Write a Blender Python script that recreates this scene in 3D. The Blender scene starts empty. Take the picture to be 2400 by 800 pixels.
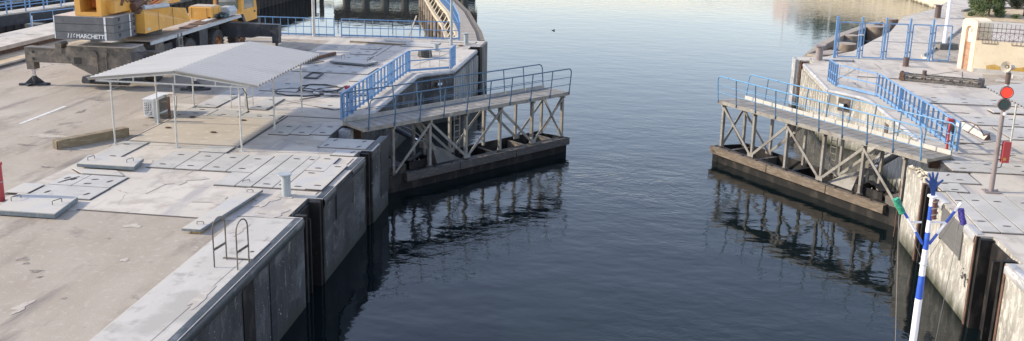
import bpy, bmesh, math, random
from mathutils import Vector, Matrix
random.seed(7)
S = bpy.context.scene
COL = S.collection
# ------------------------------------------------------------------ camera
F, PPY, CAMH = 2210.24, 300.0, 8.3
def cam_axes():
    yaw, p, r = [math.radians(a) for a in (6.5405, 13.8901, 1.3086)]
    f = Vector((-math.sin(yaw)*math.cos(p), math.cos(yaw)*math.cos(p), -math.sin(p)))
    rt = Vector((math.cos(yaw), math.sin(yaw), 0)); up = rt.cross(f)
    return math.cos(r)*rt+math.sin(r)*up, -math.sin(r)*rt+math.cos(r)*up, f
RT, UP, FW = cam_axes()
cd = bpy.data.cameras.new('camera'); cam = bpy.data.objects.new('camera', cd); COL.objects.link(cam)
cam.matrix_world = Matrix(((RT.x, UP.x, -FW.x, 0), (RT.y, UP.y, -FW.y, 0), (RT.z, UP.z, -FW.z, CAMH), (0, 0, 0, 1)))
cd.sensor_width = 36; cd.lens = F/2400*36; cd.shift_y = -100/2400; cd.clip_end = 6000; cd.clip_start = .1
S.camera = cam
def at(x, y, z=0.0):                 # the point of the plane at height z seen at photo pixel (x, y)
    d = RT*((x-1200)/F) - UP*((y-PPY)/F) + FW
    t = (z-CAMH)/d.z
    return Vector((d.x*t, d.y*t, z))
# ------------------------------------------------------------------ light
SUN_EL, SUN_AZ = 25.0, (-1.0, -0.10)     # sun stands towards this xy direction
W = bpy.data.worlds.new('World'); S.world = W; W.use_nodes = True
nt = W.node_tree
sky = nt.nodes.new('ShaderNodeTexSky'); sky.sky_type = 'NISHITA'; sky.sun_disc = False
sky.sun_elevation = math.radians(SUN_EL); sky.sun_rotation = math.atan2(SUN_AZ[0], SUN_AZ[1])
sky.air_density = 1.25; sky.dust_density = 0.35; sky.ozone_density = 1.6
bg = nt.nodes['Background']; hsv = nt.nodes.new('ShaderNodeHueSaturation'); hsv.inputs['Saturation'].default_value = .84; nt.links.new(sky.outputs[0], hsv.inputs['Color'])
wbm = nt.nodes.new('ShaderNodeMix'); wbm.data_type = 'RGBA'; wbm.blend_type = 'MULTIPLY'; wbm.inputs[0].default_value = 1     # hazy, slightly warm air
nt.links.new(hsv.outputs[0], wbm.inputs[6]); wbm.inputs[7].default_value = (1.09, .99, 1.035, 1)
nt.links.new(wbm.outputs[2], bg.inputs[0]); bg.inputs[1].default_value = 0.15
sd = bpy.data.lights.new('sun', 'SUN'); sd.energy = 2.7; sd.angle = math.radians(.9); sd.color = (1, .885, .70)
so = bpy.data.objects.new('sun', sd); COL.objects.link(so)
sv = Vector((SUN_AZ[0], SUN_AZ[1], 0)).normalized()*math.cos(math.radians(SUN_EL)) + Vector((0, 0, math.sin(math.radians(SUN_EL))))
so.rotation_euler = sv.to_track_quat('Z', 'Y').to_euler(); so.location = (-30, 0, 30)
S.view_settings.view_transform = 'Standard'; S.view_settings.look = 'None'; S.view_settings.gamma = 1
S.view_settings.use_curve_mapping = False
S.view_settings.exposure = 1.19
# ------------------------------------------------------------------ materials
def mat(name, base, rough=.8, layers=(), bump=None, metal=0., emit=None, spec=None, zband=None, cracks=None):
    """layers: (colour, noise scale, lo, hi, stretch xyz[, detail]); bump: (scale, strength, distance)"""
    m = bpy.data.materials.new(name); m.use_nodes = True; n = m.node_tree.nodes; l = m.node_tree.links
    b = n['Principled BSDF']; b.inputs['Roughness'].default_value = rough; b.inputs['Metallic'].default_value = metal
    if spec is not None: b.inputs['Specular IOR Level'].default_value = spec
    geo = n.new('ShaderNodeNewGeometry'); cur = None
    def noise(scale, st, det=6., rgh=.6):
        mp = n.new('ShaderNodeMapping'); mp.inputs['Scale'].default_value = st
        l.new(geo.outputs['Position'], mp.inputs[0])
        t = n.new('ShaderNodeTexNoise'); t.inputs['Scale'].default_value = scale; t.inputs['Detail'].default_value = det
        t.inputs['Roughness'].default_value = rgh
        l.new(mp.outputs[0], t.inputs['Vector']); return t.outputs['Fac']
    rgb = n.new('ShaderNodeRGB'); rgb.outputs[0].default_value = (*base, 1); cur = rgb.outputs[0]
    for L in layers:
        c, sc, lo, hi, st = L[:5]; f = noise(sc, st, *(L[5:]))
        mr = n.new('ShaderNodeMapRange'); mr.inputs[1].default_value = lo; mr.inputs[2].default_value = hi
        l.new(f, mr.inputs[0])
        mx = n.new('ShaderNodeMix'); mx.data_type = 'RGBA'; l.new(mr.outputs[0], mx.inputs[0]); l.new(cur, mx.inputs[6])
        mx.inputs[7].default_value = (*c, 1); cur = mx.outputs[2]
    if cracks:                                   # thin wandering cracks, broken up by noise
        c, sc, wd = cracks
        mp = n.new('ShaderNodeVectorMath'); mp.operation = 'ADD'; nv = n.new('ShaderNodeTexNoise'); nv.inputs['Scale'].default_value = 1.3; nv.inputs['Detail'].default_value = 5
        l.new(geo.outputs['Position'], nv.inputs['Vector']); sc_ = n.new('ShaderNodeVectorMath'); sc_.operation = 'SCALE'; sc_.inputs['Scale'].default_value = .9
        l.new(nv.outputs['Color'], sc_.inputs[0]); l.new(geo.outputs['Position'], mp.inputs[0]); l.new(sc_.outputs[0], mp.inputs[1])
        vo = n.new('ShaderNodeTexVoronoi'); vo.feature = 'DISTANCE_TO_EDGE'; vo.inputs['Scale'].default_value = sc; l.new(mp.outputs[0], vo.inputs['Vector'])
        m1 = n.new('ShaderNodeMapRange'); m1.inputs[1].default_value = wd*sc; m1.inputs[2].default_value = 0; l.new(vo.outputs['Distance'], m1.inputs[0])
        m2 = n.new('ShaderNodeMapRange'); m2.inputs[1].default_value = .50; m2.inputs[2].default_value = .60; l.new(noise(.23, (1, 1, 1), 3.), m2.inputs[0])
        mm = n.new('ShaderNodeMath'); mm.operation = 'MULTIPLY'; l.new(m1.outputs[0], mm.inputs[0]); l.new(m2.outputs[0], mm.inputs[1])
        mx = n.new('ShaderNodeMix'); mx.data_type = 'RGBA'; l.new(mm.outputs[0], mx.inputs[0]); l.new(cur, mx.inputs[6]); mx.inputs[7].default_value = (*c, 1); cur = mx.outputs[2]
    if zband:                                    # algae / wet stain up to a height above the water
        c, z0, z1 = zband
        sp = n.new('ShaderNodeSeparateXYZ'); l.new(geo.outputs['Position'], sp.inputs[0])
        f = noise(1.5, (1, 1, .3)); ad = n.new('ShaderNodeMath'); ad.operation = 'MULTIPLY_ADD'
        l.new(f, ad.inputs[0]); ad.inputs[1].default_value = 1.0; l.new(sp.outputs[2], ad.inputs[2])
        mr = n.new('ShaderNodeMapRange'); mr.inputs[1].default_value = z1+.5; mr.inputs[2].default_value = z0+.5
        l.new(ad.outputs[0], mr.inputs[0])
        mx = n.new('ShaderNodeMix'); mx.data_type = 'RGBA'; l.new(mr.outputs[0], mx.inputs[0]); l.new(cur, mx.inputs[6])
        mx.inputs[7].default_value = (*c, 1); cur = mx.outputs[2]
    l.new(cur, b.inputs['Base Color'])
    if bump:
        f = noise(bump[0], (1, 1, 1), 8., .65); bp = n.new('ShaderNodeBump'); bp.inputs['Strength'].default_value = bump[1]
        bp.inputs['Distance'].default_value = bump[2]; l.new(f, bp.inputs['Height']); l.new(bp.outputs[0], b.inputs['Normal'])
    if emit:
        b.inputs['Emission Color'].default_value = (*emit[0], 1); b.inputs['Emission Strength'].default_value = emit[1]
    return m
U = (1, 1, 1)
M = {}
M['asphalt'] = mat('worn_asphalt', (.30, .25, .195), .9, [((.375, .325, .265), .28, .42, .62, (1, .5, 1)), ((.21, .175, .138), .9, .54, .70, (1, .35, 1)),
    ((.10, .085, .075), 1.7, .66, .74, U), ((.40, .355, .30), 6, .55, .75, U), ((.17, .14, .115), 34, .57, .72, U), ((.17, .145, .125), .55, .58, .68, (1.4, .25, 1)), ((.16, .135, .115), .32, .61, .66, (1, 1, 1), 8.)], (30, .5, .015), cracks=((.09, .075, .065), .22, .035))
M['concrete'] = mat('pale_concrete', (.45, .405, .345), .85, [((.49, .44, .375), .35, .45, .6, U), ((.35, .31, .26), 1.2, .52, .68, U), ((.37, .325, .27), .42, .55, .62, (1, 1.4, 1), 9.),
    ((.27, .24, .215), 2.6, .63, .74, U), ((.50, .46, .42), 9, .6, .75, U), ((.30, .27, .24), 40, .64, .76, U), ((.34, .31, .285), .5, .54, .64, (2.2, .3, 1)), ((.25, .215, .185), .8, .61, .68, U, 8.)], (25, .35, .01), cracks=((.16, .135, .115), .28, .022))
M['apron'] = mat('grey_coping_concrete', (.41, .385, .345), .85, [((.47, .44, .395), .6, .45, .62, (1, .4, 1)), ((.29, .27, .24), 2.2, .54, .70, U), ((.34, .315, .28), .5, .54, .62, U, 9.),
    ((.56, .55, .53), 7, .69, .72, U), ((.27, .25, .24), 30, .66, .76, U)], (25, .35, .01))
M['slab'] = mat('sandy_slab', (.42, .365, .295), .85, [((.38, .33, .27), 1.1, .5, .68, U), ((.50, .45, .38), 4, .55, .7, U)], (30, .3, .008))
M['plate'] = mat('grey_steel_plate', (.37, .355, .325), .85, [((.43, .41, .375), .8, .45, .62, U), ((.29, .275, .25), 2.5, .56, .72, U), ((.44, .41, .37), 1.4, .56, .7, U),
    ((.25, .22, .19), 14, .68, .76, U)], (60, .25, .004))
M['plate_tan'] = mat('sand_dusted_plate', (.44, .405, .35), .7, [((.40, .385, .37), 1.2, .48, .62, U), ((.33, .29, .25), 5, .6, .75, U)], (60, .25, .004))
M['plate_edge'] = mat('blue_grey_plate_edge', (.12, .15, .17), .6, [((.22, .22, .21), 6, .5, .7, U)])
M['joint'] = mat('dark_joint', (.075, .062, .055), .95, [((.14, .115, .10), 5, .45, .65, U)])
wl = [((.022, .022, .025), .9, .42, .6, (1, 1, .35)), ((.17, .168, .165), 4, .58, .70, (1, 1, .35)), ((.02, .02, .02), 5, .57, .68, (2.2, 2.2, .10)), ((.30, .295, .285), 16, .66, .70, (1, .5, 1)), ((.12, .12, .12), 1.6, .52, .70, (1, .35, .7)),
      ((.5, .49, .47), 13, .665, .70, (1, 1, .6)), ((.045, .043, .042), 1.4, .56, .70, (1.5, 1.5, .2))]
M['wall_left'] = mat('shaded_stained_lock_concrete', (.05, .05, .053), .85, wl, (9, .8, .03), zband=((.022, .028, .018), -2.5, -2.0))  # shade of the left side darkened into the base; streaks and algae are stains
M['wall_right'] = mat('scuffed_lock_concrete', (.30, .285, .25), .85, [((.21, .195, .165), 1.2, .48, .64, (1, 1, .5)), ((.48, .45, .40), 4.5, .50, .64, (1, 1.5, .5)),
    ((.58, .56, .52), 10, .61, .66, (1, 1.6, .6)), ((.19, .17, .14), 2.1, .60, .74, (1.3, 1.3, .5))], (9, .8, .03), zband=((.04, .042, .022), -2.5, -1.95))
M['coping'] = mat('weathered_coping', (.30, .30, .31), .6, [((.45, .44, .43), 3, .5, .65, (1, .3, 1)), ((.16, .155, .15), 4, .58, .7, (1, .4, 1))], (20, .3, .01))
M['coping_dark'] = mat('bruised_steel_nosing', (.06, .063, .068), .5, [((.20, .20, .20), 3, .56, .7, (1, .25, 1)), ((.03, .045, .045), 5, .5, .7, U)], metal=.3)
M['pilewall'] = mat('corrugated_concrete', (.27, .27, .265), .85, [((.15, .15, .145), 1.2, .48, .64, (1, 1, .3)), ((.36, .35, .33), 4, .56, .7, (1, 1, .3))], (12, .4, .02), zband=((.05, .05, .045), -2.5, -1.9))
M['black_steel'] = mat('dark_wet_steel', (.012, .011, .011), .6, [((.05, .042, .036), 2.5, .5, .7, (1, 1, .5)), ((.075, .06, .05), 9, .63, .75, U)], (12, .2, .01), spec=.25)
M['panel_steel'] = mat('black_scraped_panel', (.028, .028, .031), .5, [((.06, .06, .065), 3, .5, .7, (1, .2, 3)), ((.12, .09, .07), 12, .66, .75, U)], metal=.2)
M['panel_grey'] = mat('grey_scraped_panel', (.14, .135, .13), .5, [((.20, .19, .18), 3, .5, .7, (1, .2, 3)), ((.22, .12, .08), 9, .64, .72, U)], metal=.2)
M['rust'] = mat('brown_rust', (.12, .065, .042), .8, [((.06, .035, .026), 5, .5, .65, U), ((.22, .13, .085), 11, .6, .75, U)], (20, .4, .01))
M['steel_cream'] = mat('dusty_galvanised_steel', (.22, .205, .18), .7, [((.14, .12, .10), 2.3, .50, .66, U), ((.33, .31, .27), 5, .57, .72, U), ((.12, .085, .055), 12, .63, .74, U)])
M['deck_dust'] = mat('dusty_walkway_grating', (.21, .195, .17), .85, [((.28, .26, .23), 2.5, .48, .64, U), ((.12, .10, .085), 7, .57, .72, U)], (60, .5, .01))
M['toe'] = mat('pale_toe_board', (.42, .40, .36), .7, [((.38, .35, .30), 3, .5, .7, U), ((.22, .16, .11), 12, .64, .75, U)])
M['toe_shaded'] = mat('shaded_toe_board', (.27, .265, .255), .7, [((.19, .18, .17), 3, .5, .7, U), ((.14, .10, .08), 12, .64, .75, U)])  # toe board colour darkened for the shaded left leaf
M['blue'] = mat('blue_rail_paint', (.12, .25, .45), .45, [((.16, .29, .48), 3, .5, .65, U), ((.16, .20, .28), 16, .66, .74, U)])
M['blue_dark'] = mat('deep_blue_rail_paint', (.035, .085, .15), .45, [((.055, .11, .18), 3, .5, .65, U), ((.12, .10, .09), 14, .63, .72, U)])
M['blue_sunlit'] = mat('sunlit_blue_rail_paint', (.10, .25, .42), .4, [((.06, .16, .30), 4, .55, .65, U)])  # handrail blue with sunlight painted in, for the right leaf
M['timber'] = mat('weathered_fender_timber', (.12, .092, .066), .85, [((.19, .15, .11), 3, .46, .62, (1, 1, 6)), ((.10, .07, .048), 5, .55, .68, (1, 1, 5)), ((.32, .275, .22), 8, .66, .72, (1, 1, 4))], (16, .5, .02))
M['timber_shaded'] = mat('shaded_fender_timber', (.06, .053, .048), .85, [((.10, .088, .078), 3, .48, .64, (1, 1, 5)), ((.045, .038, .035), 6, .55, .7, U)], (16, .5, .02))  # fender timber darkened to carry the shade on the left leaf
M['beam_wood'] = mat('old_square_timber', (.19, .145, .09), .85, [((.27, .22, .15), 3, .5, .65, (1, 1, 5)), ((.16, .12, .07), 6, .55, .7, U)], (18, .5, .015))
M['plank'] = mat('bleached_pier_planks', (.36, .315, .265), .9, [((.28, .24, .20), 3, .48, .66, (.4, 4, 1)), ((.42, .38, .33), 6, .56, .7, U)], (30, .5, .01))
M['plank_brown'] = mat('brown_pier_fender', (.20, .165, .125), .9, [((.14, .11, .08), 3, .48, .66, U), ((.27, .23, .185), 6, .56, .7, U)], (30, .5, .01))
M['bollard'] = mat('grey_bollard_paint', (.30, .33, .34), .55, [((.22, .24, .25), 5, .5, .68, U), ((.40, .40, .38), 9, .62, .74, U)])
M['zinc'] = mat('galvanised_post', (.46, .46, .44), .5, [((.36, .35, .33), 4, .5, .7, U)], metal=.25)
M['roof'] = mat('corrugated_white_sheet', (.36, .355, .345), .8, [((.32, .315, .305), .9, .45, .65, (.3, 1, 1)), ((.40, .38, .35), 3, .6, .76, (.3, 1, 1))])
M['roof_valley'] = mat('shaded_sheet_valley', (.20, .195, .19), .8, [((.15, .145, .14), 4, .5, .7, (.4, 1, 1))])  # shade in the corrugation valleys, painted as a darker sheet colour
M['white'] = mat('white_paint', (.62, .63, .64), .5, [((.52, .52, .51), 4, .5, .7, U)])
M['linepaint'] = mat('worn_line_paint', (.60, .58, .55), .8, [((.36, .33, .30), 9, .5, .66, U)])
M['darkgap'] = mat('dark_fan_opening', (.02, .02, .02), .7)
M['yellow'] = mat('faded_crane_yellow', (.62, .32, .060), .5, [((.55, .29, .07), 1.3, .45, .62, U), ((.66, .40, .14), 3, .57, .72, U), ((.22, .12, .06), 9, .66, .74, U)])
M['yellow_dusty'] = mat('dusty_crane_yellow', (.55, .38, .20), .65, [((.62, .45, .26), 2, .45, .62, U), ((.30, .17, .09), 8, .62, .74, U)])
M['orange'] = mat('crane_orange', (.58, .17, .035), .45, [((.45, .15, .05), 4, .5, .7, U)])
M['ballast'] = mat('counterweight_grey', (.085, .09, .10), .6, [((.12, .125, .132), 2.2, .48, .64, U), ((.26, .21, .165), 1.7, .58, .68, (1, 1, .5)), ((.05, .05, .055), 7, .6, .72, U)], (25, .3, .01))
M['ballast_top'] = mat('pale_counterweight_top', (.42, .37, .32), .8, [((.34, .30, .26), 3, .5, .66, U)])  # paler tan for thin sheets laid on upward faces
M['chassis'] = mat('dirty_crane_chassis', (.10, .088, .075), .7, [((.19, .155, .12), 2.4, .48, .64, U), ((.045, .042, .040), 4, .55, .68, U), ((.28, .23, .18), 8, .62, .74, U)], (20, .4, .01))
M['chassis_dark'] = mat('dark_blue_crane_steel', (.035, .037, .043), .55, [((.07, .07, .075), 3, .5, .66, U), ((.14, .12, .10), 9, .63, .74, U)])
M['deckplate'] = mat('dusty_crane_deck', (.40, .35, .30), .8, [((.30, .25, .21), 2.5, .48, .64, U), ((.18, .12, .09), 7, .60, .72, U)], (30, .4, .01))
M['rubber'] = mat('dusty_rubber', (.045, .043, .042), .85, [((.085, .078, .07), 6, .5, .7, U)], (30, .4, .01))
M['hub'] = mat('rusty_orange_hub', (.30, .13, .05), .7, [((.14, .085, .05), 8, .5, .68, U)])
M['chrome'] = mat('polished_ram_rod', (.75, .78, .85), .12, metal=1.)
M['glass'] = mat('cab_glass', (.12, .16, .17), .08, spec=.8)
M['cover'] = mat('pale_blue_cover', (.42, .44, .45), .7, [((.32, .34, .35), 4, .5, .7, U)])
M['cloth_net'] = mat('green_grey_net', (.11, .15, .16), .9, [((.05, .07, .08), 14, .5, .6, U)], (40, .8, .02))
M['cable'] = mat('black_cable', (.025, .022, .022), .6)
M['tape'] = mat('pale_tape', (.45, .45, .45), .6)
M['red'] = mat('faded_red_paint', (.33, .035, .04), .5, [((.42, .09, .09), 5, .55, .7, U)])
M['redlamp'] = mat('red_signal_lens', (.8, .03, .02), .3, emit=((1., .025, .012), .75))
M['greenlamp'] = mat('dark_green_lens', (.012, .035, .035), .2, spec=.8)
M['rim'] = mat('brown_signal_rim', (.085, .055, .05), .5)
M['pole_pink'] = mat('pinkish_grey_pole', (.21, .175, .17), .55, [((.15, .12, .115), 4, .5, .7, U)])
M['horn'] = mat('beige_horn', (.40, .36, .30), .5, [((.28, .24, .20), 9, .5, .7, U)])
M['cream'] = mat('cream_render', (.62, .52, .36), .85, [((.68, .58, .42), .7, .45, .6, U), ((.54, .44, .30), 1.6, .56, .7, U), ((.46, .36, .23), 3.4, .64, .76, U)], (30, .3, .01))
M['cream_lit'] = mat('sunlit_cream_render', (.74, .64, .46), .85, [((.66, .54, .38), 3, .52, .7, U)], (30, .3, .01))  # paler copy of the cream, with the sun's brightness in the colour
M['peach'] = mat('peach_render_edge', (.70, .50, .36), .85, [((.62, .42, .30), 4, .5, .7, U)])
M['stain'] = mat('yellow_ochre_stain', (.40, .24, .05), .9, [((.50, .36, .16), 5, .5, .66, U)])
M['iron'] = mat('brown_wrought_iron', (.11, .07, .065), .6)
M['sand'] = mat('dry_sand', (.42, .32, .20), .95, [((.50, .40, .27), 1.2, .45, .62, U), ((.22, .20, .09), 2.3, .60, .70, U), ((.30, .22, .14), 5, .58, .72, U)], (12, .6, .03))
M['leaf'] = mat('tamarisk_leaf', (.085, .12, .045), .8, [((.14, .18, .08), 3, .45, .62, U), ((.05, .075, .03), 6, .5, .65, U)])
M['leaf2'] = mat('grey_green_leaf', (.12, .14, .085), .8, [((.19, .20, .13), 3, .45, .62, U), ((.06, .08, .04), 6, .5, .65, U)])
M['bark'] = mat('bark', (.12, .08, .05), .9, [((.2, .14, .1), 6, .5, .7, U)])
M['revet'] = mat('cream_stone_revetment', (.52, .45, .33), .85, [((.60, .54, .42), 1.5, .45, .6, U), ((.42, .36, .26), 3.5, .55, .7, (1, 1, 3))], (6, .6, .05), zband=((.10, .08, .05), -2.5, -2.2))
M['dolphin'] = mat('brown_concrete_pile', (.20, .155, .115), .85, [((.28, .235, .19), 2.2, .48, .64, U), ((.11, .08, .055), 3, .55, .7, (1, 1, .4))], (10, .5, .02))
M['beamtop'] = mat('tan_concrete_beam', (.32, .27, .22), .85, [((.24, .20, .16), 2.2, .48, .64, U)], (14, .4, .02))
M['sheetpile'] = mat('brown_black_sheet_pile', (.035, .028, .022), .8, [((.07, .052, .038), 1.3, .5, .68, (1, 1, .4))], (8, .4, .02))
M['oldconc'] = mat('dark_old_concrete', (.11, .105, .095), .85, [((.18, .17, .15), 1.5, .5, .66, (1, 1, .5))], (10, .4, .02))
M['creamsteel'] = mat('cream_pier_steel', (.42, .36, .27), .75, [((.42, .34, .22), 3, .5, .68, U)])
M['hull'] = mat('white_ship_hull', (.70, .70, .69), .4)
M['ship_deck'] = mat('ship_deck', (.28, .24, .20), .7)
M['mast_blue'] = mat('mast_blue', (.025, .085, .42), .35, [((.04, .12, .50), 14, .5, .7, U)])
M['mast_white'] = mat('mast_white', (.74, .72, .74), .35, [((.66, .60, .62), 14, .55, .7, U)])
M['hand_blue'] = mat('hand_blue', (.008, .040, .17), .5, [((.012, .055, .22), 30, .5, .7, U)])
M['rope_green'] = mat('green_rope', (.015, .22, .13), .7, [((.06, .38, .26), 60, .5, .6, U)], (90, .8, .004))
M['rope_purple'] = mat('purple_rope', (.045, .03, .22), .7, [((.10, .08, .36), 60, .5, .6, U)], (90, .8, .004))
M['roll_brown'] = mat('brown_roll', (.10, .038, .032), .6, [((.16, .07, .06), 40, .5, .6, U)])
M['string'] = mat('thin_grey_string', (.20, .18, .16), .8)
M['brass'] = mat('ring_wire', (.5, .5, .48), .4, metal=.5)
M['bldg'] = mat('orange_brick_building', (.55, .30, .17), .8, [((.48, .25, .14), 2, .5, .65, U)])
M['bldg2'] = mat('tan_building', (.48, .38, .28), .8, [((.40, .31, .23), 2, .5, .65, U)])
M['lampglass'] = mat('floodlight_glass', (.62, .70, .74), .15, spec=.8)
# brick inset of the gate pillar
def brick_mat():
    m = bpy.data.materials.new('pillar_brick'); m.use_nodes = True; n = m.node_tree.nodes; l = m.node_tree.links
    b = n['Principled BSDF']; b.inputs['Roughness'].default_value = .9
    g = n.new('ShaderNodeNewGeometry'); sx = n.new('ShaderNodeSeparateXYZ'); cx = n.new('ShaderNodeCombineXYZ')
    l.new(g.outputs['Position'], sx.inputs[0]); l.new(sx.outputs[1], cx.inputs[0]); l.new(sx.outputs[2], cx.inputs[1])
    t = n.new('ShaderNodeTexBrick'); l.new(cx.outputs[0], t.inputs['Vector']); t.inputs['Scale'].default_value = 1
    t.inputs['Color1'].default_value = (.26, .12, .07, 1); t.inputs['Color2'].default_value = (.36, .20, .12, 1); t.inputs['Mortar'].default_value = (.30, .25, .19, 1)
    t.inputs['Brick Width'].default_value = .22; t.inputs['Row Height'].default_value = .075; t.inputs['Mortar Size'].default_value = .008
    l.new(t.outputs[0], b.inputs['Base Color']); return m
M['brick'] = brick_mat()
def water_mat():
    m = bpy.data.materials.new('river_water'); m.use_nodes = True; n = m.node_tree.nodes; l = m.node_tree.links
    b = n['Principled BSDF']; b.inputs['Base Color'].default_value = (.004, .008, .009, 1); b.inputs['Roughness'].default_value = .025
    b.inputs['IOR'].default_value = 1.335
    g = n.new('ShaderNodeNewGeometry')
    def tex(scale, st, det, dist=0.):
        mp = n.new('ShaderNodeMapping'); mp.inputs['Scale'].default_value = st; mp.inputs['Rotation'].default_value = (0, 0, .25)
        l.new(g.outputs['Position'], mp.inputs[0])
        t = n.new('ShaderNodeTexNoise'); t.inputs['Scale'].default_value = scale; t.inputs['Detail'].default_value = det
        t.inputs['Distortion'].default_value = dist; l.new(mp.outputs[0], t.inputs['Vector']); return t.outputs['Fac']
    def math_(op, a, bb=None, c=None):
        q = n.new('ShaderNodeMath'); q.operation = op
        for i, v in enumerate((a, bb, c)):
            if v is None: continue
            if isinstance(v, (int, float)): q.inputs[i].default_value = v
            else: l.new(v, q.inputs[i])
        return q.outputs[0]
    a = tex(.55, (1, 1.5, 1), 2); c = tex(2.1, (1, 1.5, 1), 3, .6); d = tex(7., (1, 1.3, 1), 2)
    patch = n.new('ShaderNodeMapRange'); patch.inputs[1].default_value = .42; patch.inputs[2].default_value = .62
    patch.inputs[3].default_value = .25; patch.inputs[4].default_value = 1.; l.new(tex(.11, (1, .8, 1), 3), patch.inputs[0])
    # churned water round the two leaves, calm far upstream
    sp = n.new('ShaderNodeSeparateXYZ'); l.new(g.outputs['Position'], sp.inputs[0])
    near = n.new('ShaderNodeMapRange'); near.inputs[1].default_value = 60; near.inputs[2].default_value = 38; near.inputs[3].default_value = .42; near.inputs[4].default_value = 1.
    l.new(sp.outputs[1], near.inputs[0])
    dx = math_('SUBTRACT', sp.outputs[0], .6); dy = math_('SUBTRACT', sp.outputs[1], 35.5)
    rr = math_('SQRT', math_('ADD', math_('MULTIPLY', math_('MULTIPLY', dx, dx), .8), math_('MULTIPLY', dy, dy)))
    sw = n.new('ShaderNodeMapRange'); sw.interpolation_type = 'SMOOTHSTEP'; sw.inputs[1].default_value = 6.5; sw.inputs[2].default_value = 1.; sw.inputs[3].default_value = 0.; sw.inputs[4].default_value = 1.; l.new(rr, sw.inputs[0])
    swirl = math_('MULTIPLY', math_('MULTIPLY', tex(1.0, (1, 1.4, 1), 5, 2.6), .020), sw.outputs[0])
    fine = math_('MULTIPLY', math_('ADD', math_('MULTIPLY', c, .013), math_('MULTIPLY', d, .0022)), patch.outputs[0])
    h = math_('ADD', math_('MULTIPLY', math_('ADD', math_('MULTIPLY', a, .030), fine), near.outputs[0]), swirl)
    bp = n.new('ShaderNodeBump'); bp.inputs['Strength'].default_value = 1; bp.inputs['Distance'].default_value = 1.
    fr_ = n.new('ShaderNodeMapRange'); fr_.inputs[1].default_value = 82; fr_.inputs[2].default_value = 112; l.new(sp.outputs[1], fr_.inputs[0])
    h = math_('ADD', h, math_('MULTIPLY', math_('MULTIPLY', tex(1.6, (.6, 1.6, 1), 4), .05), fr_.outputs[0]))
    l.new(h, bp.inputs['Height']); l.new(bp.outputs[0], b.inputs['Normal'])
    return m
M['water'] = water_mat()
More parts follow.
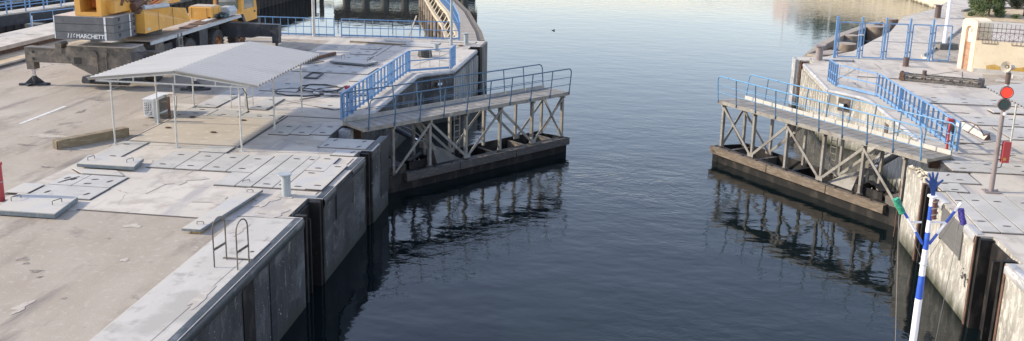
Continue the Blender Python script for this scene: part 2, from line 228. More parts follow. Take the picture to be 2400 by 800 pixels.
# ------------------------------------------------------------------ mesh builder
WL = {}
def wloc(o):
    return WL.get(o.name, Vector((0, 0, 0))) if o else Vector((0, 0, 0))
class MB:
    def __init__(s): s.v = []; s.f = []; s.sm = []
    def add(s, vs, fs, smooth=False):
        k = len(s.v); s.v += [Vector(v) for v in vs]; s.f += [tuple(i+k for i in f) for f in fs]; s.sm += [smooth]*len(fs); return s
    def box(s, c, d, rz=0, ch=0.):
        hx, hy, hz = d[0]/2, d[1]/2, d[2]/2; cs, sn = math.cos(rz), math.sin(rz)
        if ch <= 0:
            P = [(x*hx, y*hy, z*hz) for x, y, z in ((-1,-1,-1),(1,-1,-1),(1,1,-1),(-1,1,-1),(-1,-1,1),(1,-1,1),(1,1,1),(-1,1,1))]
            Fc = [(0,3,2,1),(4,5,6,7),(0,1,5,4),(1,2,6,5),(2,3,7,6),(3,0,4,7)]
        else:
            P = []
            for zz, k in ((-hz, 0), (hz-ch, 0), (hz, ch)):
                P += [(x*(hx-k), y*(hy-k), zz) for x, y in ((-1,-1),(1,-1),(1,1),(-1,1))]
            Fc = [(3,2,1,0),(8,9,10,11)]
            for a in (0, 4):
                Fc += [(a+i, a+(i+1)%4, a+4+(i+1)%4, a+4+i) for i in range(4)]
        return s.add([(c[0]+x*cs-y*sn, c[1]+x*sn+y*cs, c[2]+z) for x, y, z in P], Fc)
    def b2(s, a, b, ch=0.):
        return s.box([(a[i]+b[i])/2 for i in range(3)], [abs(b[i]-a[i]) for i in range(3)], 0, ch)
    def bar(s, p, q, w, h=None, up=(0, 0, 1)):
        p, q = Vector(p), Vector(q); h = h or w; d = (q-p).normalized(); up = Vector(up)
        if abs(d.dot(up)) > .98: up = Vector((1, 0, 0)) if abs(d.x) < .9 else Vector((0, 1, 0))
        a = d.cross(up).normalized()*w/2; b = a.cross(d).normalized()*h/2
        P = [e+x*a+y*b for e in (p, q) for x, y in ((-1,-1),(1,-1),(1,1),(-1,1))]
        return s.add(P, [(0,1,2,3),(7,6,5,4),(0,4,5,1),(1,5,6,2),(2,6,7,3),(3,7,4,0)])
    def tube(s, pts, r, n=8, closed=False, r2=None):
        pts = [Vector(p) for p in pts]; N = len(pts); rings = []; prev = None
        for i, p in enumerate(pts):
            if closed: d = pts[(i+1) % N]-pts[i-1]
            else: d = pts[min(i+1, N-1)]-pts[max(i-1, 0)]
            d.normalize()
            if prev is None:
                u = Vector((0, 0, 1)) if abs(d.z) < .9 else Vector((1, 0, 0)); a = d.cross(u).normalized()
            else:
                a = (prev-d*prev.dot(d)).normalized()
            prev = a; b = d.cross(a); rr = r if r2 is None else r+(r2-r)*i/(N-1)
            rings.append([p+rr*(math.cos(t)*a+math.sin(t)*b) for t in [2*math.pi*k/n for k in range(n)]])
        V = [v for R in rings for v in R]; Fc = []
        for i in range(N if closed else N-1):
            j = (i+1) % N
            for k in range(n): Fc.append((i*n+k, i*n+(k+1) % n, j*n+(k+1) % n, j*n+k))
        s.add(V, Fc, True)
        if not closed: s.add(rings[0], [tuple(range(n))[::-1]]); s.add(rings[-1], [tuple(range(n))])
        return s
    def cyl(s, p, q, r, n=16, r2=None): return s.tube([p, q], r, n, False, r2)
    def prism(s, poly, z0, z1):
        n = len(poly); V = [(x, y, z0) for x, y in poly]+[(x, y, z1) for x, y in poly]
        return s.add(V, [tuple(range(n))[::-1], tuple(range(n, 2*n))]+[(i, (i+1) % n, n+(i+1) % n, n+i) for i in range(n)])
    def extr(s, prof, o, ax, ay, az, t):       # profile (a,b) in plane ax,ay at o, thickness t along az
        o, ax, ay, az = Vector(o), Vector(ax), Vector(ay), Vector(az); n = len(prof)
        A = [o+a*ax+b*ay for a, b in prof]; B = [v+az*t for v in A]
        return s.add(A+B, [tuple(range(n))[::-1], tuple(range(n, 2*n))]+[(i, (i+1) % n, n+(i+1) % n, n+i) for i in range(n)])
    def build(s, name, m, parent=None, label=None):
        me = bpy.data.meshes.new(name); o = bpy.data.objects.new(name, me); COL.objects.link(o)
        L = wloc(parent); me.from_pydata([v-L for v in s.v], [], s.f); me.materials.append(M[m] if isinstance(m, str) else m)
        me.polygons.foreach_set('use_smooth', s.sm)
        bm = bmesh.new(); bm.from_mesh(me); bmesh.ops.recalc_face_normals(bm, faces=bm.faces); bm.to_mesh(me); bm.free()
        if parent: o.parent = parent
        WL[o.name] = L
        if label: o['label'] = label
        return o
def tag(o, label, cat, group=None):
    o['label'] = label; o['category'] = cat
    if group: o['group'] = group
    return o
def thing(name, loc, label, cat, group=None):
    o = bpy.data.objects.new(name, None); COL.objects.link(o); o.location = loc; o.empty_display_size = .2
    WL[o.name] = Vector(loc); return tag(o, label, cat, group)
def solo(name, mb, m, label, cat, group=None):            # a thing that is a single mesh; its origin moves to its base
    xs = [v.x for v in mb.v]; ys = [v.y for v in mb.v]; b = Vector(((min(xs)+max(xs))/2, (min(ys)+max(ys))/2, min(v.z for v in mb.v)))
    for v in mb.v: v -= b
    o = mb.build(name, m); o.location = b; return tag(o, label, cat, group)
def struct(name, mb, m):
    o = mb.build(name, m); o['kind'] = 'structure'; return o
def copy_tree(o, parent=None):
    c = o.copy(); COL.objects.link(c)
    if parent: c.parent = parent
    for ch in list(o.children): copy_tree(ch, c)
    return c
# ------------------------------------------------------------------ setting
ZW = -2.5
struct('water', MB().add([(-1500, -200, ZW), (1500, -200, ZW), (1500, 3500, ZW), (-1500, 3500, ZW)], [(0, 1, 2, 3)]), 'water')
struct('river_bed', MB().add([(-1500, -200, -6.5), (1500, -200, -6.5), (1500, 3500, -6.5), (-1500, 3500, -6.5)], [(0, 1, 2, 3)]), 'sand')
LE = [(-8, -40), (-8, 22.5), (-8.42, 22.52), (-8.42, 24.08), (-8, 24.1), (-8, 28.4), (-8.32, 28.4), (-8.32, 29.2), (-7.95, 29.2), (-7.95, 31.2), (-8.2, 31.2), (-8.2, 30.55),
      (-9.9, 30.55), (-9.9, 32.6), (-9.5, 33.0), (-9.42, 42.5), (-9.25, 43.0), (-7.98, 44.2), (-7.83, 50.6), (-8.35, 50.62), (-8.35, 51.7), (-7.84, 51.7), (-7.84, 53.9)]
RE = [(9.4, -40), (9.4, 22.4), (9.8, 22.42), (9.8, 24.3), (9.4, 24.32), (9.42, 28.1), (9.75, 28.1), (9.75, 28.9), (9.42, 28.9), (9.42, 30.75), (9.7, 30.75), (9.7, 30.3),
      (11.3, 30.3), (11.3, 32.4), (10.95, 32.8), (10.87, 41.6), (10.65, 42.3), (9.5, 43.6), (9.6, 50.6), (10.1, 50.62), (10.1, 51.6), (9.5, 51.6), (9.5, 52.6)]
# left island: dirt and asphalt yard, then concrete sheets
yard = MB(); yard.prism(LE+[(-33.2, 53.9), (-33.2, -40)], -.3, 0); struct('ground', yard, 'asphalt')
ap = [(-9.63, -40)]+[(x-(0.0 if abs(x+8) > .2 else .0), y) for x, y in LE]+[(-33.1, 53.9), (-33.1, 51.75), (-16.42, 51.7), (-16.42, 22.0), (-9.63, 22.0)]
apm = MB(); apm.add([(x, y, .004) for x, y in ap], [tuple(range(len(ap)))]); struct('pavement', apm, 'concrete')
cp = MB(); cp.add([(-9.6, -40, .008), (-8.01, -40, .008), (-8.01, 22.49, .008), (-9.6, 22.49, .008)], [(0, 1, 2, 3)])
struct('pavement_strip', cp, 'apron')
# dirt kerb and sandy strip far left
struct('sandy_strip', MB().add([(-30.4, -40, .004), (-28.6, -40, .004), (-28.6, 53.8, .004), (-30.4, 53.8, .004)], [(0, 1, 2, 3)]), 'sand')
struct('kerb', MB().b2((-28.6, -40, 0), (-28.35, 53.5, .12)), 'oldconc')
jt = MB()
def joint(*p, w=.05, z=.010):
    for a, b in zip(p[:-1], p[1:]):
        a, b = Vector(a), Vector(b); d = (b-a).normalized(); n = Vector((-d.y, d.x))*w/2
        jt.add([(a.x-n.x, a.y-n.y, z), (a.x+n.x, a.y+n.y, z), (b.x+n.x, b.y+n.y, z), (b.x-n.x, b.y-n.y, z)], [(0, 1, 2, 3)])
joint((-14.0, 22.05), (-10.3, 21.98), w=.07); joint((-9.7, 22.3), (-8.05, 22.4), w=.04, z=.012); joint((-12.34, 28.72), (-12.34, 33.42), w=.09); joint((-12.30, 33.40), (-10.2, 33.38), w=.09, z=.012)
joint((-13.42, 34.1), (-13.42, 35.95), w=.07); joint((-13.42, 35.97), (-10.95, 34.66), w=.04, z=.013); joint((-11.5, 34.75), (-10.3, 35.4), w=.03); joint((-13.5, 34.9), (-11.5, 37.45), w=.03, z=.014)
joint((-16.3, 28.75), (-16.3, 32.5), w=.06); joint((-15.44, 34.07), (-15.6, 37.1), w=.05); joint((-12.9, 23.6), (-12.6, 25.9), w=.02); joint((-9.0, -5), (-8.35, 20.9), w=.010, z=.013)
joint((-13.5, 37.6), (-10.6, 37.8), w=.04); joint((-12.6, 47.2), (-12.6, 51.3), w=.05); joint((-14.2, 51.4), (-8.4, 51.0), w=.04); joint((-12.0, 46.0), (-10.1, 49.0), w=.04, z=.013); joint((-10.1, 45.0), (-9.0, 49.5), w=.04)
joint((-15.4, 46.5), (-12.3, 46.4), w=.03); joint((-19.5, 51.8), (-18, 50.6), w=.03, z=.014)
joint((-8.3, 24.4), (-8.3, 28.2), w=.03, z=.013)
joint((12.3, 39.8), (14.3, 39.66), w=.09); joint((14.3, 39.1), (17.5, 38.9), w=.09); joint((13.1, 41.35), (16.2, 41.2), w=.05); joint((12.07, 34.18), (14.6, 35.4), w=.05); joint((11.65, 32.86), (13.6, 33.0), w=.06)
joint((10.6, 31.2), (10.72, 30.32), w=.03); joint((10.1, 51.86), (12.42, 51.6), (12.54, 52.5), w=.04); joint((12.66, 50.0), (13.35, 49.7), (13.4, 51.42), w=.03); joint((11.16, 30.4), (11.13, 29.06), w=.05)
joint((10.3, 46.0), (12.3, 50.0), w=.03); joint((14.2, 47.6), (17.3, 50.2), w=.05); joint((16.1, 46.0), (17.4, 50.0), w=.03, z=.013)
struct('pavement_joints', jt, 'joint')
# painted lane dashes
ln = MB()
for y0, y1 in ((30.3, 33.2), (36.1, 37.2), (41, 43), (24.4, 27.2)):
    ln.add([(-21.15, y0, .005), (-21.02, y0, .005), (-21.08, y1, .005), (-21.22, y1, .005)], [(0, 1, 2, 3)])
struct('lane_marking', ln, 'linepaint')
# right bank
qe = [(11.2, 53.2), (13.27, 55.7), (15.4, 60.3), (17.8, 65.2), (20.94, 74.0), (25.4, 81.1), (28.5, 87.8), (31.5, 96), (33.1, 106), (32.9, 114), (31.6, 122), (28.6, 131), (25.5, 141), (25.5, 175),
      (30, 260), (30, 600), (-100, 1300), (-600, 1900), (-1400, 2300)]
rg = MB(); rp = RE+qe+[(-1400, 2800), (1400, 2800), (1400, -40)]
rg.prism(rp, -.3, 0); struct('right_bank_pavement', rg, 'concrete')
struct('road', MB().add([(16.95, -40, .006), (60, -40, .006), (60, 49.5, .006), (18.2, 49.5, .006), (17.3, 46.5, .006)], [(0, 1, 2, 3, 4)]), 'asphalt')
struct('dirt_verge', MB().add([(x, y, .006) for x, y in ((16.6, 54.0), (16.9, 54.9), (18.2, 57.4), (22.1, 65.8), (26.5, 75), (24.5, 66), (21.0, 56.0), (18.0, 52.5), (17.2, 52.8))], [tuple(range(9))]), 'asphalt')
kb = MB()
kp = [(17.2, 53.1), (16.6, 53.9), (16.85, 54.9), (18.2, 57.4), (22.1, 65.8), (24.5, 71)]
for a, b in zip(kp[:-1], kp[1:]): kb.bar((*a, .06), (*b, .06), .14, .13)
struct('verge_kerb', kb, 'apron')
struct('sandy_ground', MB().add([(x, y, .02) for x, y in ((25.4, 74.2), (40, 68), (90, 62), (90, 85), (29.5, 82.5), (27.0, 79.0))], [tuple(range(6))]), 'sand')
struct('sandy_ground_kerb', MB().bar((26.9, 79.1, .08), (29.5, 82.7, .08), .2, .16).bar((29.5, 82.7, .08), (60, 83.6, .08), .2, .16), 'oldconc')
# far side of the old chamber
fb = MB(); fb.prism([(-46, -40), (-46, 104), (-60, 190), (-1400, 260), (-1400, -40)], -6, 0); struct('far_bank', fb, 'concrete')

# oil spots, burnt patches and dried puddles with their own outlines
M['oil'] = mat('oily_patch', (.15, .12, .10), .8, [((.24, .20, .16), 9, .42, .58, U, 8.)]); M['dustpatch'] = mat('dusty_patch', (.42, .37, .31), .95, [((.33, .285, .23), 7, .45, .6, U, 8.)])
RS = random.Random(11); so_ = MB(); sl_ = MB()
def patch(mb, x, y, rx, ry, z):
    c = at(x, y); N = 26; ph = RS.uniform(0, 6); pts = []
    for k in range(N):
        a = 2*math.pi*k/N; q = 1+.25*math.sin(3*a+ph)+.18*math.sin(5*a+2*ph)+RS.uniform(-.16, .16); pts.append((c.x+rx*q*math.cos(a), c.y+ry*q*math.sin(a), z))
    mb.add(pts, [tuple(range(N))])
for i, (x, y, rx, ry) in enumerate(((55, 608, .14, .10), (62, 618, .07, .06), (85, 636, .13, .09), (92, 650, .07, .05), (230, 235, .25, .12), (330, 205, .5, .15), (420, 205, .55, .14), (190, 262, .1, .3), (60, 340, .3, .08), (110, 392, .2, .07), (150, 700, .05, .04), (255, 560, .04, .03))):
    patch(so_, x, y, rx, ry, .0045+.0002*i)
for i, (x, y, rx, ry) in enumerate(((292, 610, .09, .10), (310, 530, .25, .12), (50, 720, .12, .3), (210, 430, .0, .0), (120, 320, .8, .2), (180, 350, .5, .15))):
    if rx: patch(sl_, x, y, rx, ry, .0075+.0002*i)
struct('ground_oil_spots', so_, 'oil'); struct('ground_dust_patches', sl_, 'dustpatch')
pd = MB()
for i, (x, y, rx, ry) in enumerate(((620, 470, .28, .5), (640, 500, .3, .35), (420, 420, .6, .5), (500, 470, .5, .3), (600, 395, .2, .1), (560, 540, .15, .4), (470, 700, .12, .5), (2120, 145, .5, .35), (2060, 125, .4, .6), (2190, 200, .5, .5), (860, 100, .5, .7), (760, 160, .6, .5))):
    patch(pd, x, y, rx, ry, .0145+.0002*i)
M['damp'] = mat('damp_stained_concrete', (.37, .33, .285), .85, [((.44, .395, .34), 3.5, .44, .58, U, 9.)], (25, .35, .01)); struct('pavement_stains', pd, 'damp')
# ------------------------------------------------------------------ lock walls (things)
def wall_faces(path, top=0., bot=-6.4):
    mb = MB()
    for a, b in zip(path[:-1], path[1:]):
        mb.add([(a[0], a[1], bot), (b[0], b[1], bot), (b[0], b[1], top), (a[0], a[1], top)], [(0, 1, 2, 3)])
    return mb
def off(path, d):
    return [(x+d, y) for x, y in path]
lw = thing('lock_wall', (-8, 22, -2.5), 'dark shaded concrete lock wall left of the water, with black steel grooves', 'lock wall')
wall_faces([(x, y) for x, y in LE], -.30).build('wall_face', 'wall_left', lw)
# upper lip of the wall, drawn just proud of the ground slab edge
def lip(path, sgn, m, root, h=.30, pr=.012):
    mb = MB()
    for a, b in zip(path[:-1], path[1:]):
        A, B = Vector(a), Vector(b); d = (B-A).normalized(); n = Vector((d.y, -d.x))*sgn*pr
        mb.add([(A.x+n.x, A.y+n.y, -h-.002), (B.x+n.x, B.y+n.y, -h-.002), (B.x+n.x, B.y+n.y, .002), (A.x+n.x, A.y+n.y, .002)], [(0, 1, 2, 3)])
    return mb.build('wall_lip', m, root)
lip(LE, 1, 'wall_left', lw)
def nosing(root, x, y0, y1, sx, m):
    mb = MB(); seg = []
    n = 6
    prof = [(-sx*.20, .012), (-sx*.06, .014)]+[(-sx*.06+sx*.11*math.sin(t), -.096+.11*math.cos(t)) for t in [math.pi/2*k/n for k in range(1, n+1)]]+[(sx*.05, -.22), (sx*.02, -.24)]
    V = [(x+a, y, b) for y in (y0, y1) for a, b in prof]; k = len(prof)
    mb.add(V, [(i, i+1, k+i+1, k+i) for i in range(k-1)], True); return mb.build('coping', m, root)
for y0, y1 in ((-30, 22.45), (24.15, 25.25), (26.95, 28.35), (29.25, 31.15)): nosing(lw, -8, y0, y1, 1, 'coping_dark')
def groove(root, x, y0, y1, sx, m='black_steel'):
    g = MB()
    for yy in (y0+.10, y1-.12): g.b2((x-sx*.02, yy-.07, -5), (x-sx*.34, yy+.07, -.04))
    g.b2((x-sx*.30, y0+.2, -5), (x-sx*.36, y1-.2, -.10)); g.b2((x+sx*.012, y1-.02, -5), (x-sx*.06, y1+.10, -.02))
    g.b2((x-sx*.12, (y0+y1)/2-.04, -5), (x-sx*.30, (y0+y1)/2+.06, -.35))
    return g.build('stoplog_guide', m, root)
groove(lw, -8, 22.7, 24.08, 1); groove(lw, -8, 28.45, 29.15, 1); groove(lw, -7.84, 50.65, 51.7, 1)
MB().b2((-7.955, 25.3, -.95), (-8.1, 26.9, -.10)).b2((-7.95, 25.24, -1.0), (-8.05, 25.30, -.05)).b2((-7.95, 26.9, -1.0), (-8.05, 26.96, -.05)).build('recess_panel', 'panel_steel', lw)
MB().b2((-7.93, 30.2, -1.9), (-8.0, 31.22, .02)).build('rubbing_plate', 'panel_steel', lw)
MB().b2((-7.97, 20.0, -5), (-7.99, 20.35, -.24)).build('vertical_strip', 'panel_steel', lw)
def ladder(root, x, y, sx):
    g = MB()
    g.b2((x+sx*.03, y-.30, -4), (x+sx*.01, y+.32, -.25))
    return g.build('ladder_recess', 'black_steel', root)
ladder(lw, -8, 18.7, 1)
rw = thing('lock_wall', (9.4, 22, -2.5), 'sunlit scuffed tan concrete lock wall right of the water', 'lock wall')
wall_faces(RE, -.30).build('wall_face', 'wall_right', rw); lip(RE, -1, 'wall_right', rw)
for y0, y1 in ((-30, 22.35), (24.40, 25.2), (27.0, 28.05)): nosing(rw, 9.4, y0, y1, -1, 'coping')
groove(rw, 9.4, 22.6, 24.3, -1); groove(rw, 9.42, 28.15, 28.85, -1, 'black_steel'); groove(rw, 9.6, 50.65, 51.6, -1, 'rust')
MB().b2((9.365, 25.3, -1.0), (9.5, 26.9, -.10)).b2((9.36, 25.24, -1.05), (9.45, 25.30, -.03)).b2((9.36, 26.9, -1.05), (9.45, 26.96, -.03)).build('recess_panel', 'panel_grey', rw)
MB().b2((9.37, 28.86, -5), (9.50, 28.98, 0.0)).b2((9.37, 24.30, -5), (9.47, 24.42, -.02)).b2((9.37, 22.30, -5), (9.43, 22.4, -.02)).build('corner_angle', 'rust', rw)
rb = MB(); R0 = random.Random(4)       # broken crumbling concrete crest beside the gate pit
for i in range(60):
    y = 29.0+R0.random()*1.7; x = 9.46+R0.random()*.26; r = .05+.07*R0.random()
    vs = [Vector((x, y, .02))+Vector((R0.uniform(-1, 1), R0.uniform(-1, 1), R0.uniform(-.5, .9)))*r for _ in range(6)]
    rb.add(vs, [(0, 1, 2), (0, 2, 3), (0, 3, 4), (0, 4, 1), (5, 2, 1), (5, 3, 2), (5, 4, 3), (5, 1, 4)])
rb.build('broken_crest', 'revet', rw)
sc = MB()                               # scribbled marks on the wall
def flat_curve(mb, pts, w=.012):
    mb.tube([(9.385, a, b) for a, b in pts], w, 4)
def arc(cy, cz, ry, rz, a0, a1, n=10): return [(cy+ry*math.cos(math.radians(a0+(a1-a0)*i/n)), cz+rz*math.sin(math.radians(a0+(a1-a0)*i/n))) for i in range(n+1)]
flat_curve(sc, arc(24.92, -1.35, .06, .09, 60, 350)); flat_curve(sc, arc(24.72, -1.28, .05, .06, 0, 360)); flat_curve(sc, [(24.67, -1.28), (24.68, -1.5), (24.62, -1.56)])
flat_curve(sc, arc(24.52, -1.36, .05, .07, 200, 20)); flat_curve(sc, [(24.9, -1.16), (24.89, -1.13)])
sc.build('graffiti', 'joint', rw)
# corrugated stretch of both walls beyond the gates
def corr(root, p, q, n, inward, m, z0=-5., z1=-.30):
    p, q = Vector(p), Vector(q); d = (q-p)/n; nn = Vector((d.y, -d.x)).normalized()*inward; mb = MB(); pts = []
    for i in range(n):
        for t, o in ((0, .02), (.45, .02), (.55, .10), (.9, .10)): pts.append(p+d*(i+t)+nn*o)
    for a, b in zip(pts[:-1], pts[1:]): mb.add([(a.x, a.y, z0), (b.x, b.y, z0), (b.x, b.y, z1), (a.x, a.y, z1)], [(0, 1, 2, 3)])
    mb.build('corrugated_face', m, root)
    t = MB(); a, b = p, q; t.add([(a.x, a.y, z1+.001), (b.x, b.y, z1+.001), (b.x+nn.x*.1, b.y+nn.y*.1, z1+.001), (a.x+nn.x*.1, a.y+nn.y*.1, z1+.001)], [(0, 1, 2, 3)]); t.build('corrugation_ledge', m, root)
corr(lw, (-7.98, 44.25), (-7.83, 50.5), 12, 1, 'pilewall'); corr(rw, (9.5, 43.65), (9.6, 50.5), 12, -1, 'wall_right')
# rounded concrete edge of the recess walls
def edge_round(root, path, m):
    mb = MB()
    for a, b in zip(path[:-1], path[1:]): mb.cyl((*a, -.08), (*b, -.08), .095, 10)
    mb.build('coping', m, root)
edge_round(lw, [(-9.47, 33.3), (-9.42, 42.5), (-9.25, 43.0), (-8.0, 44.2), (-7.87, 50.5)], 'coping'); edge_round(rw, [(10.95, 33.0), (10.87, 41.6), (10.65, 42.3), (9.52, 43.6), (9.62, 50.5)], 'coping')
# niches with floodlights in the splayed wall and dark holes
def niche(root, c, d, w, h, label, nrm):
    c = Vector(c); d = Vector((*d, 0)).normalized(); nn = Vector((*nrm, 0))
    MB().bar(c-d*w/2, c+d*w/2, .03, h).build('niche', 'joint', root)
    t = thing('wall_floodlight', c+nn*.03-Vector((0, 0, h/2-.08)), label, 'floodlight')
    b = c+nn*.12+Vector((0, 0, -.02)); MB().bar(b-d*.14, b+d*.14, .16, .18).bar(c-d*.02, c+nn*.1-d*.02, .04, .04).build('housing', 'chassis_dark', t)
    MB().bar(b-d*.12+nn*.085+Vector((0, 0, .03)), b+d*.12+nn*.085+Vector((0, 0, .03)), .012, .11).build('lens', 'lampglass', t)
    MB().bar(b-d*.14+Vector((0, 0, .105)), b+d*.14+Vector((0, 0, .105)), .18, .02).build('hood', 'panel_grey', t)
dl = Vector((1.27, 1.2)).normalized()
niche(lw, (-8.62, 43.58, -.55), dl, .75, .62, 'small black floodlight in the dark niche of the left splayed wall', Vector((dl.y, -dl.x)))
dr = Vector((-1.15, 1.3)).normalized()
niche(rw, (10.08, 42.93, -.55), dr, .62, .60, 'small floodlight in the niche of the sunlit right splayed wall', Vector((-dr.y, dr.x)))
MB().bar((-9.43, 39.6, -.62), (-9.43, 40.0, -.62), .03, .42).build('hole', 'joint', lw); MB().bar((10.88, 38.6, -.62), (10.88, 39.1, -.62), .03, .42).build('hole', 'joint', rw)
for X, sx, root, y in ((-9.9, 1, lw, 31.9), (11.3, -1, rw, 31.7)):
    MB().b2((X+sx*.02, y-.15, -1.2), (X+sx*.45, y+.25, -.02)).build('hinge_column', 'coping', root)
    MB().b2((X+sx*.42, 32.8, -.45), (X+sx*.50, 33.6, -.05)).cyl((X+sx*.3, 33.0, -.3), (X+sx*.62, 33.2, -.35), .10, 10).b2((X+sx*.3, 32.6, -.5), (X+sx*.6, 32.75, -.2)).build('hinge_anchor', 'rust', root)
# end blocks of the quays
MB().b2((-7.84, 51.72, -5), (-7.70, 53.7, .01)).build('fender_post', 'oldconc', lw); MB().b2((9.36, 51.65, -5), (9.5, 52.6, .012)).build('fender_post', 'coping', rw)
# quay wall beyond the fence, and the curved embankment
qw = thing('quay_wall', (20, 74, -2.5), 'low grey brown quay wall running upstream beyond the blue gates', 'quay wall')
wall_faces([(9.5, 52.6)]+qe[:8], .0035).build('wall_face', 'dolphin', qw)
em = thing('embankment_wall', (33, 110, -2.5), 'long cream stone embankment wall at top right of the river', 'embankment')
wall_faces(qe[7:], .9).build('wall_face', 'revet', em)
eb = MB()
for a, b in zip(qe[7:-1], qe[8:]): eb.bar((*a, .95), (*b, .95), .5, .14)
eb.build('coping', 'revet', em)
# old chamber and basin
wc = thing('concrete_coping', (-31.85, 20, 0), 'wide raised white concrete coping along the old chamber behind the crane', 'coping')
MB().b2((-33.2, -40, .22), (-30.5, 53.8, .42)).build('cap_slab', 'concrete', wc); MB().b2((-33.0, -40, 0), (-30.62, 53.7, .22)).build('base', 'rust', wc)
cw = thing('chamber_wall', (-33.2, 20, -2.5), 'dark wall of the old chamber beneath the raised white coping', 'chamber wall')
wall_faces([(-33.21, -40), (-33.21, 53.91), (-9.4, 53.91), (-7.84, 53.91)], -.001).build('wall_face', 'sheetpile', cw)
def sheet(name, label, p, q, top, m='sheetpile', n=None):
    p, q = Vector(p), Vector(q); n = n or int((q-p).length/.9); d = (q-p)/n; nn = Vector((d.y, -d.x)).normalized(); mb = MB(); pts = []
    for i in range(n):
        for t, o in ((0, 0), (.4, 0), (.5, .09), (.9, .09)): pts.append(p+d*(i+t)+nn*o)
    for a, b in zip(pts[:-1], pts[1:]): mb.add([(a.x, a.y, -6), (b.x, b.y, -6), (b.x, b.y, top), (a.x, a.y, top)], [(0, 1, 2, 3)])
    c = (p+q)/2; t = thing(name, (c.x, c.y, ZW), label, 'sheet pile wall'); mb.build('piling', m, t)
    MB().bar((p.x, p.y, top+.1), (q.x, q.y, top+.1), .7, .25).build('cap_beam', 'oldconc', t); return t
sheet('sheet_pile_wall', 'dark brown sheet pile wall across the old chamber, behind the footbridge', (-45.9, -30), (-45.9, 104), .0)
sheet('sheet_pile_wall', 'dark sheet pile wall on the left side of the basin behind the crane cab', (-34.2, 54), (-33.0, 99), -.25)
# piled jetty at the back of the basin (seen mostly as a reflection)
jj = thing('piled_jetty', (-25, 102, ZW), 'dark piled jetty closing the back of the basin', 'jetty')
MB().bar((-31.8, 103.0, .15), (-16.2, 103.0, .15), 3.0, 1.7).build('deck', 'sheetpile', jj)
MB().bar((-31.6, 104.9, -3.6), (-16.5, 104.9, -3.6), .3, 5.4).build('back_wall', 'sheetpile', jj)
for i in range(7): MB().cyl((-30.4+i*2.2, 101.7, -6), (-30.4+i*2.2, 101.7, -.70), .42, 14).build('pile', 'oldconc', jj)
MB().b2((-33.4, 101.4, -6), (-33.0, 101.8, .6)).b2((-34.6, 101.5, -1.3), (-31.8, 101.7, -.8)).build('frame', 'sheetpile', jj)
for i in range(5): MB().b2((-31.4+i*3.1, 101.5, 1.0), (-31.32+i*3.1, 101.58, 2.0)).build('rail_post', 'blue_dark', jj)
# ------------------------------------------------------------------ hatches
def handle(x, y, rz, parent, z, kind, w=.20):
    d = Vector((math.cos(rz), math.sin(rz), 0))*w/2; c = Vector((x, y, z))
    if kind == 'slot': mb = MB().bar(c-d, c+d, .045, .012).bar(c-d*.6+Vector((0, 0, .008)), c+d*.6+Vector((0, 0, .008)), .03, .012)
    else:
        k = Vector((0, 0, kind)); mb = MB().tube([c-d, c-d+k*.85, c-d*.85+k, c+d*.85+k, c+d+k*.85, c+d], .011, 6)
    mb.build('handle', 'joint' if kind == 'slot' else 'chassis', parent)
def hatch(label, pts, z=.02, th=.02, m='plate', hs=(), kind='slot', name='hatch_cover', group='steel covers over the service pits', rim=True):
    c = sum((Vector(p) for p in pts), Vector((0, 0)))/len(pts); ja = random.uniform(-.006, .006)
    pts = [tuple(c+Matrix.Rotation(ja, 2) @ (Vector(p)-c)*random.uniform(.996, 1.0)) for p in pts]
    t = thing(name, (c.x, c.y, 0), label, 'hatch cover', group)
    if rim:
        MB().prism([tuple(c+(Vector(p)-c)*1.0+(Vector(p)-c).normalized()*.05) for p in pts], .0, .0165).build('rim', 'joint', t)
    mb = MB(); zz = z+th
    mb.prism(pts, max(z, .017), zz); mb.build('plate', m, t)
    if th > .06:
        e = MB()
        for a, b in zip(pts, pts[1:]+pts[:1]):
            e.bar((a[0], a[1], z+th*.42), (b[0], b[1], z+th*.42), .012, th*.8)
        e.build('edge', 'plate_edge', t)
    for h in hs: handle(h[0], h[1], h[2] if len(h) > 2 else 0, t, zz+.004, kind, h[3] if len(h) > 3 else .20)
    return t
def rect(x0, y0, x1, y1, sk=0.): return [(x0, y0), (x1, y0), (x1+sk, y1), (x0+sk, y1)]
H = hatch
H('long blue grey strip plate beside the timber, near the front left shelter post', rect(-16.25, 26.6, -15.45, 28.7), hs=((-16.0, 28.3), (-15.7, 26.9)))
H('flush plate with two slots directly behind the nearest raised lid on the left', rect(-15.93, 22.82, -14.1, 23.83), hs=((-15.55, 23.2, 1.3), (-14.4, 23.2, 1.2)))
H('small flush plate with a slit, left of a pair before the second raised lid', rect(-15.95, 23.87, -15.27, 24.9), hs=((-15.75, 24.5, 1.2), (-15.5, 24.4, 1.2), (-15.62, 24.35, 1.2, .7)))
H('small flush plate right of the slitted one, in front of the second raised lid', rect(-15.24, 23.87, -14.12, 24.9), hs=((-14.9, 24.5, .3), (-14.9, 24.1, .3), (-14.4, 24.4, 1.2)))
H('square plate lifted slightly out of line beside the red post at the left edge', rect(-16.6, 22.9, -15.97, 23.75), z=.05, th=.02, m='plate_tan')
H('nearest thick raised lid with two bow handles, at the left edge', [(-15.75, 21.25), (-14.1, 21.25), (-14.3, 22.62), (-16.02, 22.62)], z=.03, th=.13, m='plate_tan', hs=((-15.72, 22.1, 1.2, .28), (-14.5, 22.0, 1.2, .28)), kind=.10, name='raised_lid', rim=False)
H('second thick raised lid with two bow handles, in front of the shelter', [(-16.05, 25.5), (-14.25, 25.5), (-14.42, 26.42), (-16.2, 26.42)], z=.07, th=.11, m='plate_tan', hs=((-15.85, 25.95, 1.2, .24), (-14.6, 25.95, 1.2, .24)), kind=.10, name='raised_lid', rim=False)
